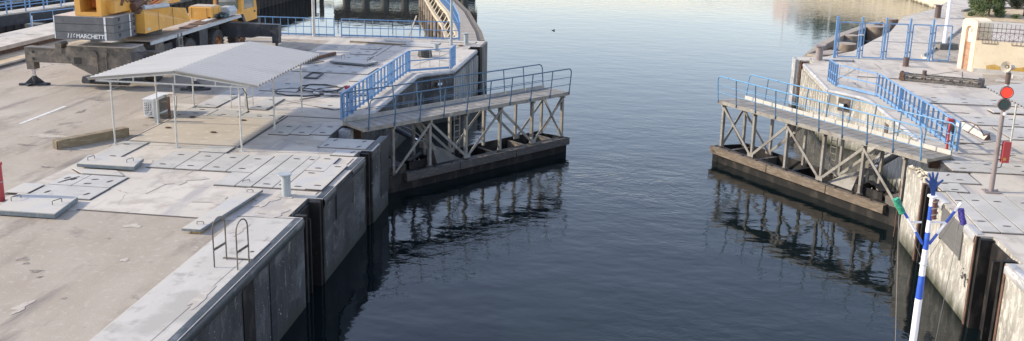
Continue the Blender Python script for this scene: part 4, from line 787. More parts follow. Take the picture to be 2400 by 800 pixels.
# far railing on the left bank
def grid_rail(label, segs, H_=1.05, m='blue', step=.45, base=.09):
    c = Vector(segs[0][0]); t = thing('grid_railing', (c.x, c.y, 0), label, 'railing')
    for a, b in segs:
        a, b = Vector(a), Vector(b); n = max(2, int(round((b-a).length/step)))
        MB().bar((*a, H_), (*b, H_), .05, .05).build('top_rail', m, t); MB().bar((*a, .56), (*b, .56), .03, .045).build('mid_rail', m, t); MB().bar((*a, .10), (*b, .10), .03, base).build('bottom_rail', m, t)
        g = MB()
        for i in range(n+1):
            p = a+(b-a)*i/n; g.bar((p.x, p.y, 0), (p.x, p.y, H_), .028 if 0 < i < n else .05)
        g.build('uprights', m, t)
    return t
grid_rail('long light blue grid railing across the far end of the left bank', [((-28, 52.6), (-16.68, 53.2)), ((-16.25, 53.25), (-9.4, 53.75))])
grid_rail('short blue railing at the far left edge beyond the white coping', [((-34.2, 44.5), (-33.6, 47.2))], step=1.4)
grid_rail('short blue railing beyond the white coping, left of the crane ballast', [((-34.0, 50.8), (-33.0, 53.6))], step=1.6)
def lamp_pole(x, y, h, r, label, m='zinc', base=False):
    t = thing('lamp_post', (x, y, 0), label, 'lamp post', 'tall lamp posts on the banks')
    MB().tube([(x, y, 0), (x, y, h)], r, 12, False, r*.6).build('pole', m, t); MB().tube([(x, y, h), (x+.3, y, h+.3), (x+1.0, y, h+.4)], r*.5, 8).build('arm', m, t)
    MB().box((x+1.3, y, h+.4), (.7, .28, .12), 0, .03).build('lamp_head', m, t)
    if base: MB().box((x, y, .17), (1.25, .9, .34), .35, .03).build('base_block', 'oldconc', t)
    else: MB().box((x, y, .012), (.35, .35, .024)).build('base_plate', m, t)
lamp_pole(-17.82, 52.95, 7, .10, 'pale lamp post beside the far blue railing, right of the crane')
lamp_pole(-9.5, 51.9, 7, .085, 'thin grey lamp post at the far right corner of the left bank', 'bollard')
lamp_pole(19.0, 58.1, 7.5, .13, 'pinkish white lamp post on a concrete block behind the blue gates', 'mast_white', True)
# ------------------------------------------------------------------ crane
cr = thing('mobile_crane', (-21.3, 42.5, 0), 'yellow mobile truck crane standing on outriggers behind the white shelter', 'crane')
CX = -21.35
def B(x0, y0, z0, x1, y1, z1, m, name, p=cr, ch=0.): return MB().b2((x0, y0, z0), (x1, y1, z1), ch).build(name, m, p)
ch = MB().b2((CX-.55, 37.0, 1.0), (CX+.55, 49.0, 1.55)).b2((CX-1.2, 39.2, 1.2), (CX+1.2, 40.2, 1.5)); ch.build('chassis_frame', 'chassis_dark', cr)
dk = MB().b2((CX-1.35, 38.2, 1.78), (CX+1.35, 47.8, 1.86)); dk.build('deck', 'deckplate', cr)
ed = MB().b2((CX+1.352, 37.9, 1.70), (CX+1.40, 47.8, 1.84)).b2((CX-1.40, 37.9, 1.70), (CX-1.352, 47.8, 1.84)); ed.build('deck_edge', 'cover', cr)
pn = MB()
for y0, y1, x0, x1 in ((43.2, 44.0, .55, 1.2), (44.1, 45.2, .5, 1.25), (45.3, 46.4, .6, 1.25), (41.9, 42.9, .7, 1.2)):
    pn.b2((CX+x0, y0, 1.87), (CX+x1, y1, 1.90))
pn.build('deck_panels', 'rust', cr)
MB().b2((CX+.75, 44.2, 1.905), (CX+1.0, 46.9, 1.94)).b2((CX+.1, 45.6, 1.87), (CX+.5, 46.6, 1.95)).build('deck_strips', 'white', cr)
B(CX+.75, 45.0, 1.86, CX+.9, 45.15, 2.02, 'chassis_dark', 'filler_cap')
# side skirts and boxes below the deck
for y0, y1 in ((40.3, 40.9), (42.7, 43.6)): B(CX+.75, y0, .75, CX+1.33, y1, 1.69, 'chassis_dark', 'side_box')
B(CX+.6, 38.4, .9, CX+1.3, 39.2, 1.69, 'chassis', 'side_box')
ld = MB()
for k in (0, .34): ld.bar((CX+1.46, 40.35+k, .5), (CX+1.42, 40.35+k, 1.85), .05, .05)
for k in range(4): ld.bar((CX+1.45, 40.35, .6+k*.35), (CX+1.45, 40.69, .6+k*.35), .04, .04)
ld.build('step_ladder', 'steel_cream', cr)
def wheel(x, y, side, full=True):
    w = MB(); R_, wd = .72, .46; prof = [(.40, -.5), (.62, -.5), (.70, -.42), (.72, -.25), (.72, .25), (.70, .42), (.62, .5), (.40, .5)]
    N = 30; V = []
    for i in range(N):
        a = 2*math.pi*i/N
        for r, q in prof: V.append((x+q*wd, y+r*math.cos(a), R_+r*math.sin(a)))
    k = len(prof)
    w.add(V, [(i*k+j, i*k+j+1, ((i+1) % N)*k+j+1, ((i+1) % N)*k+j) for i in range(N) for j in range(k-1)], True)
    for i in range(26):
        a = 2*math.pi*i/26
        for s_ in (-1, 1): w.bar((x+s_*.05*wd, y+.725*math.cos(a), R_+.725*math.sin(a)), (x+s_*.49*wd, y+.70*math.cos(a+.1), R_+.70*math.sin(a+.1)), .07, .045, (0, math.cos(a), math.sin(a)))
    o = w.build('wheel', 'rubber', cr)
    h = MB(); e = x+side*.36*wd
    h.cyl((e-side*.12, y, R_), (e-side*.04, y, R_), .41, 24).cyl((e-side*.04, y, R_), (e+side*.10, y, R_), .17, 16).tube([(e+side*.02, y+.40*math.cos(t_), R_+.40*math.sin(t_)) for t_ in [j*math.pi/12 for j in range(24)]], .035, 8, True)
    h.build('rim', 'hub', o)
for y in (38.6, 41.8, 44.9, 47.7):
    wheel(CX+1.05, y, 1); wheel(CX-1.05, y, -1)
MB().b2((CX-1.2, 38.55, .66), (CX+1.2, 38.65, .78)).b2((CX-1.2, 41.75, .66), (CX+1.2, 41.85, .78)).b2((CX-1.2, 44.85, .66), (CX+1.2, 44.95, .78)).b2((CX-1.2, 47.65, .66), (CX+1.2, 47.75, .78)).build('axles', 'chassis_dark', cr)
# rear outrigger housing and beams
rh = MB(); yb = 36.75
rh.extr([(-1.45, 1.80), (1.35, 1.80), (1.55, 1.45), (1.5, .95), (.35, .42), (-.1, .42), (-1.35, 1.0), (-1.6, 1.3), (-1.6, 1.7)], (CX, yb-.35, 0), (1, 0, 0), (0, 0, 1), (0, 1, 0), .9)
hs_ = rh.build('outrigger_housing', 'chassis', cr)
MB().b2((CX-1.5, yb-.40, 1.80), (CX+1.35, yb+.58, 1.84)).build('housing_top', 'deckplate', hs_)
MB().cyl((CX-.35, yb-.42, 1.5), (CX-.35, yb-.36, 1.5), .14, 14).cyl((CX+.15, yb-.42, 1.5), (CX+.15, yb-.36, 1.5), .12, 14).bar((CX-.2, yb-.40, 1.5), (CX-.2, yb-.40, .5), .05, .04).bar((CX+.2, yb-.40, 1.4), (CX+.2, yb-.40, .5), .05, .04).build('housing_ribs', 'chassis', hs_)
MB().b2((CX-1.25, yb-.375, 1.05), (CX-.95, yb-.352, 1.32)).build('opening', 'darkgap', hs_)
MB().b2((CX-.85, yb-.5, .28), (CX-.55, yb-.1, .55)).b2((CX+.35, yb-.5, .28), (CX+.7, yb-.1, .55)).cyl((CX-1.0, yb-.2, .35), (CX+1.0, yb-.2, .35), .16, 12).build('tow_gear', 'chassis_dark', hs_)
MB().b2((CX+1.36, yb-.5, 1.25), (CX+1.85, yb-.1, 1.62)).b2((CX+3.1, yb-.5, 1.3), (CX+3.45, yb-.2, 1.55)).b2((CX+1.5, yb-.42, 1.22), (CX+3.3, yb-.36, 1.27)).build('rear_light_bar', 'chassis_dark', cr)
def outrigger(xa, xb, y, z0, z1, pad, m, name='outrigger_beam'):
    o = MB().b2((min(xa, xb), y-.2, z0), (max(xa, xb), y+.2, z1)).b2((min(xa, xb)-.01, y-.22, z1), (max(xa, xb)+.01, y+.22, z1+.03)).build(name, m, cr)
    s_ = 1 if xb > xa else -1
    MB().b2((xb-s_*.02, y-.19, z0-.32), (xb-s_*.36, y+.19, z0-.002)).build('jack_housing', m, o)
    MB().cyl((xb-s_*.19, y, .3), (xb-s_*.19, y, z0-.3), .075, 14).build('jack_rod', 'chrome' if pad else 'chassis_dark', o)
    h = MB().b2((xb-s_*.10, y-.21, z1-.17), (xb-s_*.24, y-.205, z1-.05)); MB().cyl((xb-s_*.38, y-.206, z1-.16), (xb-s_*.38, y-.203, z1-.16), .075, 14).cyl((xb-s_*.38, y-.206, z0+.14), (xb-s_*.38, y-.203, z0+.14), .075, 14).build('lug_hole', 'darkgap', o)
    f = MB(); cx = xb-s_*.19
    for a in range(4):
        an = a*math.pi/2+.5; f.extr([(0, .06), (.42, .06), (.10, .36), (0, .36)], (cx, y, 0), (math.cos(an), math.sin(an), 0), (0, 0, 1), (-math.sin(an), math.cos(an), 0), .02)
    f.cyl((cx, y, .06), (cx, y, .40), .10, 12).bar((cx-.55, y-.25, .05), (cx+.55, y+.05, .05), .12, .09).bar((cx-.45, y+.22, .05), (cx+.6, y+.1, .05), .12, .09).bar((cx-.1, y-.4, .05), (cx+.1, y+.35, .05), .12, .08)
    f.build('foot', 'chassis_dark', o); return o
ob = outrigger(CX-1.2, -24.85, 36.7, 1.02, 1.62, True, 'chassis')
MB().extr([(-.1, -.12), (.18, -.12), (.18, .30), (.08, .36), (-.1, .30)], (-23.35, 36.47, 1.55), (1, 0, 0), (0, 0, 1), (0, 1, 0), .5).build('guard_plate', 'chassis', ob)
outrigger(CX+1.2, -17.55, 37.2, 1.02, 1.55, True, 'chassis')
ob2 = outrigger(CX+.9, -17.3, 46.1, 1.00, 1.60, False, 'chassis_dark'); outrigger(CX-.9, -25.4, 46.1, 1.00, 1.60, False, 'chassis_dark')
MB().extr([(0, 0), (1.6, 0), (2.1, .1), (2.1, .72), (0, .72)], (CX+1.0, 45.85, .92), (1, 0, 0), (0, 0, 1), (0, 1, 0), .5).build('beam_sleeve', 'chassis_dark', ob2)
# counterweight: three layers
X0, X1, Y0, Y1 = -23.05, -20.45, 35.9, 37.65
for k in range(3):
    z0 = 2.16+k*.32; o = MB().b2((X0, Y0, z0), (X1, Y1, z0+.305), .01).build('counterweight_slab', 'ballast', cr)
    for a_, b_ in (((X1-.42, Y0-.006, z0+.01), (X1-.34, Y0-.001, z0+.30)), ((X0+.01, Y0-.006, z0+.01), (X0+.05, Y0-.001, z0+.30)), ((X1+.001, Y1-.5, z0+.01), (X1+.006, Y1-.42, z0+.30))): MB().b2(a_, b_).build('white_stripe', 'white', o)
    MB().b2((X1+.001, Y0+.35, z0+.13), (X1+.006, Y0+.5, z0+.25)).b2((X1+.001, Y1-.22, z0+.13), (X1+.006, Y1-.08, z0+.25)).build('lifting_slot', 'darkgap', o)
MB().b2((X0+.02, Y0+.02, 3.106), (X1-.02, Y1-.02, 3.112)).build('counterweight_top', 'ballast_top', cr)
# lettering
def letters(body, loc, size, m, parent, rot=(math.pi/2, 0, 0), shear=0.):
    cu = bpy.data.curves.new('lettering', 'FONT'); cu.body = body; cu.size = size; cu.extrude = .003; cu.offset = .006; cu.shear = shear; cu.align_x = 'LEFT'
    tmp = bpy.data.objects.new('tmp', cu); COL.objects.link(tmp); dg = bpy.context.evaluated_depsgraph_get(); dg.update()
    me = bpy.data.meshes.new_from_object(tmp.evaluated_get(dg)); bpy.data.objects.remove(tmp)
    o = bpy.data.objects.new('lettering', me); COL.objects.link(o); me.materials.clear(); me.materials.append(M[m]); o.parent = parent
    o.location = Vector(loc)-wloc(parent); o.rotation_euler = rot; return o
letters('116', (X0+.52, Y0-.007, 2.225), .25, 'white', cr, shear=.25); letters('MARCHETTI', (X0+.93, Y0-.007, 2.225), .235, 'white', cr, shear=.1)
# superstructure
fr = MB()                                     # hollow yellow rear frame with the winch opening
fx0, fx1, fy0, fy1, fz0, fz1 = -22.12, -20.98, 35.98, 37.5, 3.125, 4.5
fr.b2((fx0, fy0, fz0), (fx0+.24, fy1, fz1)).b2((fx1-.2, fy0, fz0), (fx1, fy1, fz1)).b2((fx0+.24, fy0, fz0), (fx1-.2, fy1, fz0+.16)).b2((fx0+.24, fy0, fz0+.82), (fx1-.2, fy1, fz1)).b2((fx0+.24, fy1-.3, fz0+.16), (fx1-.2, fy1-.2, fz0+.82))
fr.build('rear_frame', 'yellow', cr)
MB().b2((fx0+.26, fy1-.7, fz0+.25), (fx1-.22, fy1-.45, fz0+.8)).build('winch_cover', 'orange', cr)
MB().b2((fx1+.0, 36.4, fz0+.1), (fx1+.35, 37.6, fz0+.6)).b2((fx1, 37.6, 2.9), (fx1+.35, 38.2, 3.5)).build('side_bracket', 'yellow', cr)
MB().cyl((fx1+.5, 37.6, 3.35), (fx1+.5, 38.3, 3.5), .16, 12).cyl((fx1+.2, 37.9, 3.6), (fx1+.7, 38.4, 3.45), .09, 10).b2((fx1+.2, 37.7, 3.05), (fx1+.7, 38.5, 3.25)).cyl((fx1+.35, 36.9, 3.5), (fx1+.4, 37.2, 4.0), .07, 8).tube([(fx1+.3, 36.6, 4.2), (fx1+.5, 37.2, 3.6), (fx1+.4, 37.8, 3.9), (fx1+.8, 38.5, 3.5)], .03, 6).build('hydraulic_gear', 'rust', cr)
MB().cyl((fx1+.75, 38.0, 3.28), (fx1+1.25, 39.2, 3.28), .10, 12).build('exhaust', 'cover', cr)
sb = MB()                                     # big side panel body
prof = [(37.75, 2.22), (42.0, 2.22), (41.6, 2.88), (40.3, 3.05), (39.6, 3.22), (38.0, 3.22), (37.75, 3.05)]
V = [(-20.10, a, b) for a, b in prof]+[(-21.35, a, b) for a, b in prof]; k = len(prof)
sb.add([(x+(-.16 if b > 3.1 and x > -21 else 0), y, b) for x, y, b in V], [tuple(range(k)), tuple(range(k, 2*k))[::-1]]+[(i, (i+1) % k, k+(i+1) % k, k+i) for i in range(k)])
bo = sb.build('engine_cowl', 'yellow', cr)
MB().b2((-20.098, 38.95, 2.24), (-20.094, 38.98, 3.04)).b2((-20.098, 40.3, 2.24), (-20.094, 40.33, 3.02)).build('panel_seam', 'joint', bo); MB().b2((-20.098, 37.95, 2.3), (-20.093, 38.2, 2.42)).build('data_plate', 'tape', bo)
MB().b2((-21.3, 37.9, 3.222), (-20.35, 39.5, 3.228)).build('cowl_top', 'ballast_top', bo)
B(-22.6, 37.7, 2.2, -21.4, 41.0, 3.6, 'yellow_dusty', 'turntable_frame')
MB().cyl((CX, 39.9, 1.86), (CX, 39.9, 2.2), .8, 28).build('slew_ring', 'chassis_dark', cr)
# boom, resting forward over the cab
bm = MB(); bm.bar((CX-.30, 37.6, 3.75), (CX-.45, 50.5, 4.25), .72, .95); bo2 = bm.build('boom', 'yellow', cr)
MB().bar((CX-.45, 50.5, 4.25), (CX-.47, 51.6, 4.29), .55, .75).build('boom_section', 'yellow_dusty', bo2); MB().bar((CX-.47, 51.6, 4.25), (CX-.47, 52.3, 4.2), .5, .6).build('boom_head', 'chassis_dark', bo2)
MB().bar((CX+.066, 38.0, 3.6), (CX-.08, 49.0, 4.05), .01, .03).build('boom_seam', 'joint', bo2)
MB().cyl((CX+.1, 40.9, 2.85), (CX-.1, 43.6, 3.4), .17, 16).build('lift_cylinder', 'yellow_dusty', cr); MB().cyl((CX+.15, 39.8, 2.6), (CX+.1, 40.9, 2.85), .10, 14).build('lift_rod', 'orange', cr)
MB().cyl((CX+.25, 40.0, 3.1), (CX+.1, 42.3, 3.55), .06, 10).cyl((CX+.45, 39.8, 3.1), (CX+.3, 42.0, 3.4), .045, 10).build('hydraulic_pipes', 'orange', cr)
MB().extr([(0, 0), (.9, 0), (.5, 1.1), (.1, 1.1)], (CX-.55, 42.9, 2.9), (0, 1, 0), (0, 0, 1), (1, 0, 0), .5).build('boom_bracket', 'yellow', cr)
# engine box, muffler and driving cab on the carrier
eb_ = MB().b2((CX-.25, 45.0, 1.86), (CX+.95, 46.1, 2.5), .04).build('engine_box', 'yellow', cr)
MB().b2((CX-.2, 45.1, 2.501), (CX+.9, 46.0, 2.53)).build('box_lid', 'ballast_top', eb_); 
for a_, b_ in (((CX+.952, 45.2, 1.92), (CX+.957, 45.22, 2.45)), ((CX+.952, 45.85, 1.92), (CX+.957, 45.87, 2.45)), ((CX-.1, 44.99, 1.95), (CX-.08, 44.996, 2.45)), ((CX+.7, 44.99, 1.95), (CX+.72, 44.996, 2.45))): MB().b2(a_, b_).build('box_seam', 'joint', eb_)
MB().tube([(CX+.75, 46.2, 1.9), (CX+.75, 46.2, 3.6)], .07, 10).build('exhaust_stack', 'rust', cr)
MB().cyl((CX+.4, 47.1, 2.75), (CX+1.2, 47.4, 2.75), .22, 16).build('air_filter', 'cover', cr)
MB().extr([(-.3, 0), (.3, 0), (.36, .22), (.2, .45), (-.2, .45), (-.36, .22)], (CX+1.0, 46.3, 1.92), (1, 0, 0), (0, 0, 1), (0, 1, 0), .95).build('muffler_cover', 'cover', cr)
nt_ = MB(); Rn = random.Random(2)
for i in range(24): nt_.tube([(CX+1.0+Rn.uniform(-.3, .35), 45.7+Rn.uniform(-.4, .5), 1.9+Rn.uniform(0, .22)) for _ in range(4)], .05, 6)
nt_.build('net_bundle', 'cloth_net', cr)
cb = MB(); cprof = [(47.9, 1.35), (50.0, 1.35), (50.05, 1.9), (49.75, 3.3), (47.95, 3.35)]
cb.extr(cprof, (CX-.25, 0, 0), (0, 1, 0), (0, 0, 1), (1, 0, 0), 1.55); cab = cb.build('driving_cab', 'yellow', cr)
MB().extr([(48.3, 2.05), (49.6, 2.05), (49.45, 3.1), (48.3, 3.15)], (CX+1.302, 0, 0), (0, 1, 0), (0, 0, 1), (1, 0, 0), .006).build('side_window', 'glass', cab)
MB().b2((CX-.1, 47.88, 2.1), (CX+1.1, 47.895, 3.1)).build('rear_window', 'glass', cab); MB().b2((CX+1.302, 49.6, 1.75), (CX+1.33, 49.75, 1.85)).build('door_handle', 'joint', cab)
MB().bar((CX+1.45, 49.95, 1.6), (CX+1.5, 49.95, 3.0), .04, .04).box((CX+1.6, 49.95, 2.6), (.22, .08, .45)).build('mirror', 'chassis_dark', cab)
MB().b2((CX-1.3, 50.0, .7), (CX+1.35, 50.4, 1.4), .04).build('bumper', 'chassis_dark', cr)
MB().extr([(47.6, 1.84), (47.9, 1.84), (48.6, .95), (48.3, .95)], (CX+1.1, 0, 0), (0, 1, 0), (0, 0, 1), (1, 0, 0), .3).build('wing_panel', 'chassis_dark', cr)
# ------------------------------------------------------------------ footbridge over the old chamber
fb_ = thing('footbridge', (-39.5, 58, 0), 'dark girder footbridge with blue railing over the old chamber at top left', 'footbridge')
p, q = Vector((-42.6, 46.5)), Vector((-38.3, 68.0)); MB().bar((*p, -.02), (*q, -.02), 1.3, .10).build('deck', 'concrete', fb_)
d = (q-p).normalized(); nn = Vector((d.y, -d.x))
for k in (-1, 1): MB().bar((*(p+nn*.62*k), -.42), (*(q+nn*.62*k), -.42), .06, .68).build('girder', 'chassis_dark', fb_)
for k in (-.6, .6):
    a, b = p+nn*k, q+nn*k
    for z in (.45, .85): MB().bar((*a, z), (*b, z), .05, .05).build('rail', 'blue', fb_)
    g = MB()
    for i in range(15): c = a+(b-a)*i/14; g.bar((c.x, c.y, 0), (c.x, c.y, .85), .07)
    g.build('uprights', 'blue', fb_)
t = thing('bridge_pier', (-37.2, 54.5, -2.5), 'grey concrete pier with a thin white post in the old chamber', 'pier')
MB().b2((-37.4, 55.2, -6), (-36.5, 56.0, -.3)).build('column', 'oldconc', t); MB().b2((-36.9, 55.1, -1.3), (-36.8, 55.18, .25)).build('white_post', 'white', t)
solo('pipe_run', MB().tube([(-45.4, 50, -.5), (-45.4, 75, -.3)], .12, 8), 'steel_cream', 'thin pale pipe running along the dark wall behind the footbridge', 'pipe')
# ------------------------------------------------------------------ timber pier
pr_ = [(-7.9, 53.95), (-8.6, 57.5), (-9.55, 61.4), (-11.0, 67.4), (-12.74, 73.2), (-14.5, 79.5), (-16.3, 86), (-18.3, 93)]
def offp(pts, d):
    out = []
    for i, p in enumerate(pts):
        a = Vector(pts[max(i-1, 0)]); b = Vector(pts[min(i+1, len(pts)-1)]); t_ = (b-a).normalized(); out.append(Vector(p)+Vector((-t_.y, t_.x))*d)
    return out
tp = thing('timber_pier', (-9, 56, -2.5), 'narrow planked pier with pale boards and brown outer strip, curving upstream from the left bank', 'pier')
def strip(d0, d1, z0, z1, m, name, seg=None):
    a, b = offp(pr_, d0), offp(pr_, d1); mb = MB(); n = len(pr_)
    V = [(*p, z1) for p in a]+[(*p, z1) for p in b]+[(*p, z0) for p in a]+[(*p, z0) for p in b]
    for i in range(n-1):
        mb.add([V[i], V[i+1], V[n+i+1], V[n+i]], [(0, 1, 2, 3)]); mb.add([V[i], V[i+1], V[2*n+i+1], V[2*n+i]], [(0, 1, 2, 3)]); mb.add([V[n+i], V[n+i+1], V[3*n+i+1], V[3*n+i]], [(0, 1, 2, 3)])
    mb.add([V[0], V[n], V[3*n], V[2*n]], [(0, 1, 2, 3)]); return mb.build(name, m, tp)
strip(.42, 1.5, -.14, .0, 'plank', 'boarding'); strip(.0, .36, -.35, .02, 'plank_brown', 'fender_strip')
strip(-.01, .02, -1.6, -.36, 'plank_brown', 'fender_skirt'); strip(.37, .41, -.2, -.02, 'joint', 'drain_gap'); strip(1.30, 1.34, -2.6, -.15, 'sheetpile', 'underside_shade')  # dark sheet added below the boards stands in for shade under the pier
def along(pts, step):
    out = []; acc = 0
    for a, b in zip(pts[:-1], pts[1:]):
        a, b = Vector(a), Vector(b); L = (b-a).length; t_ = acc
        while t_ < L: out.append((a+(b-a)*t_/L, (b-a).normalized())); t_ += step
        acc = t_-L
    return out
sm_ = MB(); sm2 = MB()
for p, t_ in along(pr_, .62):
    n_ = Vector((-t_.y, t_.x)); a, b = p+n_*.43, p+n_*1.49; sm_.bar((*a, .003), (*b, .003), .035+.02*random.random(), .006)
    a, b = p+n_*.01, p+n_*.35; sm2.bar((*a, .023), (*b, .023), .05, .006)
sm_.build('board_seams', 'joint', tp); sm2.build('strip_seams', 'joint', tp)
for p, t_ in along(pr_, 3.2):
    n_ = Vector((-t_.y, t_.x))
    for k in (.3, 1.9): c = p+n_*k; MB().cyl((c.x, c.y, -6), (c.x, c.y, -.36 if k < 1 else -1.1), .24, 12).build('pile', 'dolphin', tp)
li = offp(pr_, 1.45)
for z in (.55, 1.05):
    g = MB()
    for a, b in zip(li[:-1], li[1:]): g.bar((*a, z), (*b, z), .05, .05)
    g.build('rail', 'blue', tp)
g = MB()
for p, t_ in along([tuple(v) for v in li], .42): g.bar((p.x, p.y, 0), (p.x, p.y, 1.05), .035)
g.build('rail_uprights', 'blue', tp)
# cream truss below the railing side
for dd, z in ((1.55, -.16), (1.95, -1.0)):
    pp = offp(pr_, dd)
    for a, b in zip(pp[:-1], pp[1:]): MB().bar((*a, z), (*b, z), .24, .24).build('waler', 'creamsteel', tp)
a_, b_ = offp(pr_, 1.75), offp(pr_, 2.75)
for (p, t_) in along(pr_, 2.3):
    n_ = Vector((-t_.y, t_.x)); a = p+n_*1.55; b = p+n_*1.95+t_*.6; MB().bar((*a, -.15), (*b, -1.0), .09, .09).build('truss_strut', 'creamsteel', tp)
MB().bar((-9.7, 55.5, -.1), (-12.6, 54.4, -1.2), .16, .22).build('end_strut', 'white', tp)
MB().bar((-13.6, 55.5, -2.3), (-15.5, 70, -.8), .10, .10).build('guy_beam', 'creamsteel', tp)
# ------------------------------------------------------------------ right bank things
t = thing('traffic_light', (11.17, 28.4, 0), 'signal pole with lit red lamp above a dark green one and a horn on top', 'traffic light')
x, y = 11.17, 28.4
MB().tube([(x, y, 0), (x, y, 3.45)], .075, 14, False, .055).build('pole', 'pole_pink', t); MB().box((x, y, .02), (.44, .36, .035)).build('base_plate', 'pole_pink', t)
for dx in (-.17, .17): MB().cyl((x+dx, y, .02), (x+dx, y, .10), .02, 8).build('anchor_bolt', 'pole_pink', t)
fd = Vector((x, y-.0, 3.1)); v = (Vector((-.18, -1, -.02))).normalized()
for z, m_, nm in ((3.06, 'redlamp', 'red_lamp'), (2.70, 'greenlamp', 'green_lamp')):
    xo = -.02 if z < 3 else .0
    c = Vector((x+xo, y, z)); h = MB().cyl(c+v*.04, c+v*.14, .172, 28).build(nm+'_housing', 'rim', t)
    MB().cyl(c+v*.14, c+v*.155, .145, 28).build(nm+'_lens', m_, h)
    ring = MB(); up_ = Vector((0, 0, 1)); sd_ = v.cross(up_).normalized()
    ring.tube([c+v*.15+.163*(math.cos(a)*sd_+math.sin(a)*up_) for a in [k*math.pi/14 for k in range(28)]], .018, 8, True).build('bezel', 'rim', h)
MB().cyl((x, y, 3.28), (x, y, 3.62), .07, 12).build('top_pipe', 'rim', t); MB().cyl((x, y, 3.25), (x, y, 3.32), .06, 12).build('collar', 'tape', t)
c = Vector((x, y, 3.78)); w_ = Vector((-.75, -.6, .12)).normalized(); hn = MB(); N = 24; s1 = w_.cross(Vector((0, 0, 1))).normalized(); s2 = s1.cross(w_); V = []
pf = [(-.02, .03), (.05, .04), (.12, .08), (.17, .155), (.175, .16)]
for i in range(N):
    a = 2*math.pi*i/N
    for l_, r_ in pf: V.append(c+w_*(l_+.02)+r_*(math.cos(a)*s1+math.sin(a)*s2))
hn.add(V, [(i*5+j, ((i+1) % N)*5+j, ((i+1) % N)*5+j+1, i*5+j+1) for i in range(N) for j in range(4)], True).build('horn_bell', 'horn', t)
MB().cyl(c-w_*.16, c+w_*.02, .075, 16).cyl(c-w_*.02, c+w_*.13, .022, 8).bar(c-Vector((0, 0, .16)), c, .06, .06).build('horn_driver', 'horn', t)
MB().cyl((x+.02, y-.09, 2.42), (x+.02, y-.08, 2.43), .05, 12).tube([(x+.02, y-.10, 2.38), (x+.02, y-.10, 2.46)], .05, 12).build('white_ball', 'white', t)
MB().b2((x+.13, y-.12, .95), (x+.33, y+.04, 1.58), .01).build('control_box', 'red', t); MB().tube([(x+.2, y, .95), (x+.17, y, .78), (x+.06, y, .75)], .014, 6).build('conduit', 'rim', t)
for z in (1.0, 1.45): MB().b2((x+.05, y-.03, z), (x+.13, y+.01, z+.03)).build('box_clamp', 'rim', t)
MB().b2((x+.16, y-.125, 1.02), (x+.24, y-.1205, 1.1)).build('box_sticker', 'stain', t)
# rusty trough
t = thing('rusty_trough', (13.3, 36.1, 0), 'curved rusty edged steel trough lying on the right bank behind the railing', 'steel trough')
A, Bq = Vector((12.95, 37.2, 0)), Vector((13.25, 35.0, 0)); n = 16; mb = MB(); V = []; ax_ = (Bq-A); sdv = Vector((ax_.y, -ax_.x, 0)).normalized()*-1
for i in range(n+1):
    f_ = i/n; w_ = .27*math.sin(math.pi*min(1, f_*.9+.1))**.8 if f_ < 1 else .22
    c = A+ax_*f_; V += [c+Vector((0, 0, .02)), c+sdv*w_*.8+Vector((0, 0, .08+w_*.9))]
V2 = [v_+sdv*.03+Vector((0, 0, -.0)) for v_ in V]
k = len(V); mb.add(V+V2, [(2*i, 2*i+2, 2*i+3, 2*i+1) for i in range(n)]+[(k+2*i, k+2*i+1, k+2*i+3, k+2*i+2) for i in range(n)])
mb.build('sheet', 'plate_tan', t)
MB().tube([V[2*i+1] for i in range(n+1)], .022, 8).build('rim', 'rust', t); MB().tube([V[2*i] for i in range(n+1)], .012, 6).build('keel', 'rust', t)
e = V[2*n]; MB().add([V[2*n], V[2*n+1], V[2*n]+sdv*.26+Vector((0, 0, .02)), V[2*n-4]+sdv*.22], [(0, 1, 2), (1, 3, 2)]).build('end_plate', 'rust', t)
MB().bar(V[2*8]+Vector((-.03, 0, .0)), V[2*8+1]+Vector((-.02, 0, 0)), .02, .02).build('rib', 'rust', t)
# lattice girder
t = thing('steel_girder', (15.1, 46.2, 0), 'long dark steel lattice girder with end rollers lying on the right bank', 'girder')
p, q = Vector((13.75, 46.9)), Vector((16.9, 45.9)); d = (q-p).normalized(); nn = Vector((-d.y, d.x))
for k in (-.28, .28):
    a, b = p+nn*k, q+nn*k
    MB().bar((*a, .28), (*b, .28), .08, .07).bar((*a, .08), (*b, .08), .08, .07).build('chord', 'chassis', t)
g = MB()
for i in range(9):
    a = p+(q-p)*i/8; g.bar((*(a-nn*.28), .28), (*(a+nn*.28), .28), .06, .05); g.bar((*(a-nn*.28), .08), (*(a-nn*.28), .28), .05, .05)
    if i < 8:
        b = p+(q-p)*(i+1)/8; g.bar((*(a-nn*.28), .1), (*(b-nn*.28), .26), .03, .03)
g.build('lacing', 'chassis', t)
MB().bar((*(p-nn*.3), .2), (*(p+nn*.3), .2), .25, .3).build('end_box', 'chassis_dark', t); MB().bar((*(q-nn*.3), .2), (*(q+nn*.3), .2), .25, .34).build('end_box', 'chassis_dark', t)
for k in (-.25, .2): c = p-d*.18+nn*k; MB().cyl((*(c-nn*.07), .12), (*(c+nn*.07), .12), .12, 14).cyl((*(c-nn*.07), .3), (*(c+nn*.07), .3), .11, 14).build('roller', 'rust', t)
c = p+d*.9; MB().cyl((c.x, c.y+.3, 0), (c.x, c.y+.3, .5), .1, 12).build('stub_post', 'rim', t)
MB().tube([(11.6, 47.2, .02), (12.6, 47.1, .02), (13.5, 46.95, .03)], .02, 6).tube([(17.0, 45.8, .03), (17.5, 44.9, .03)], .025, 6).build('tie_rod', 'chassis', t)
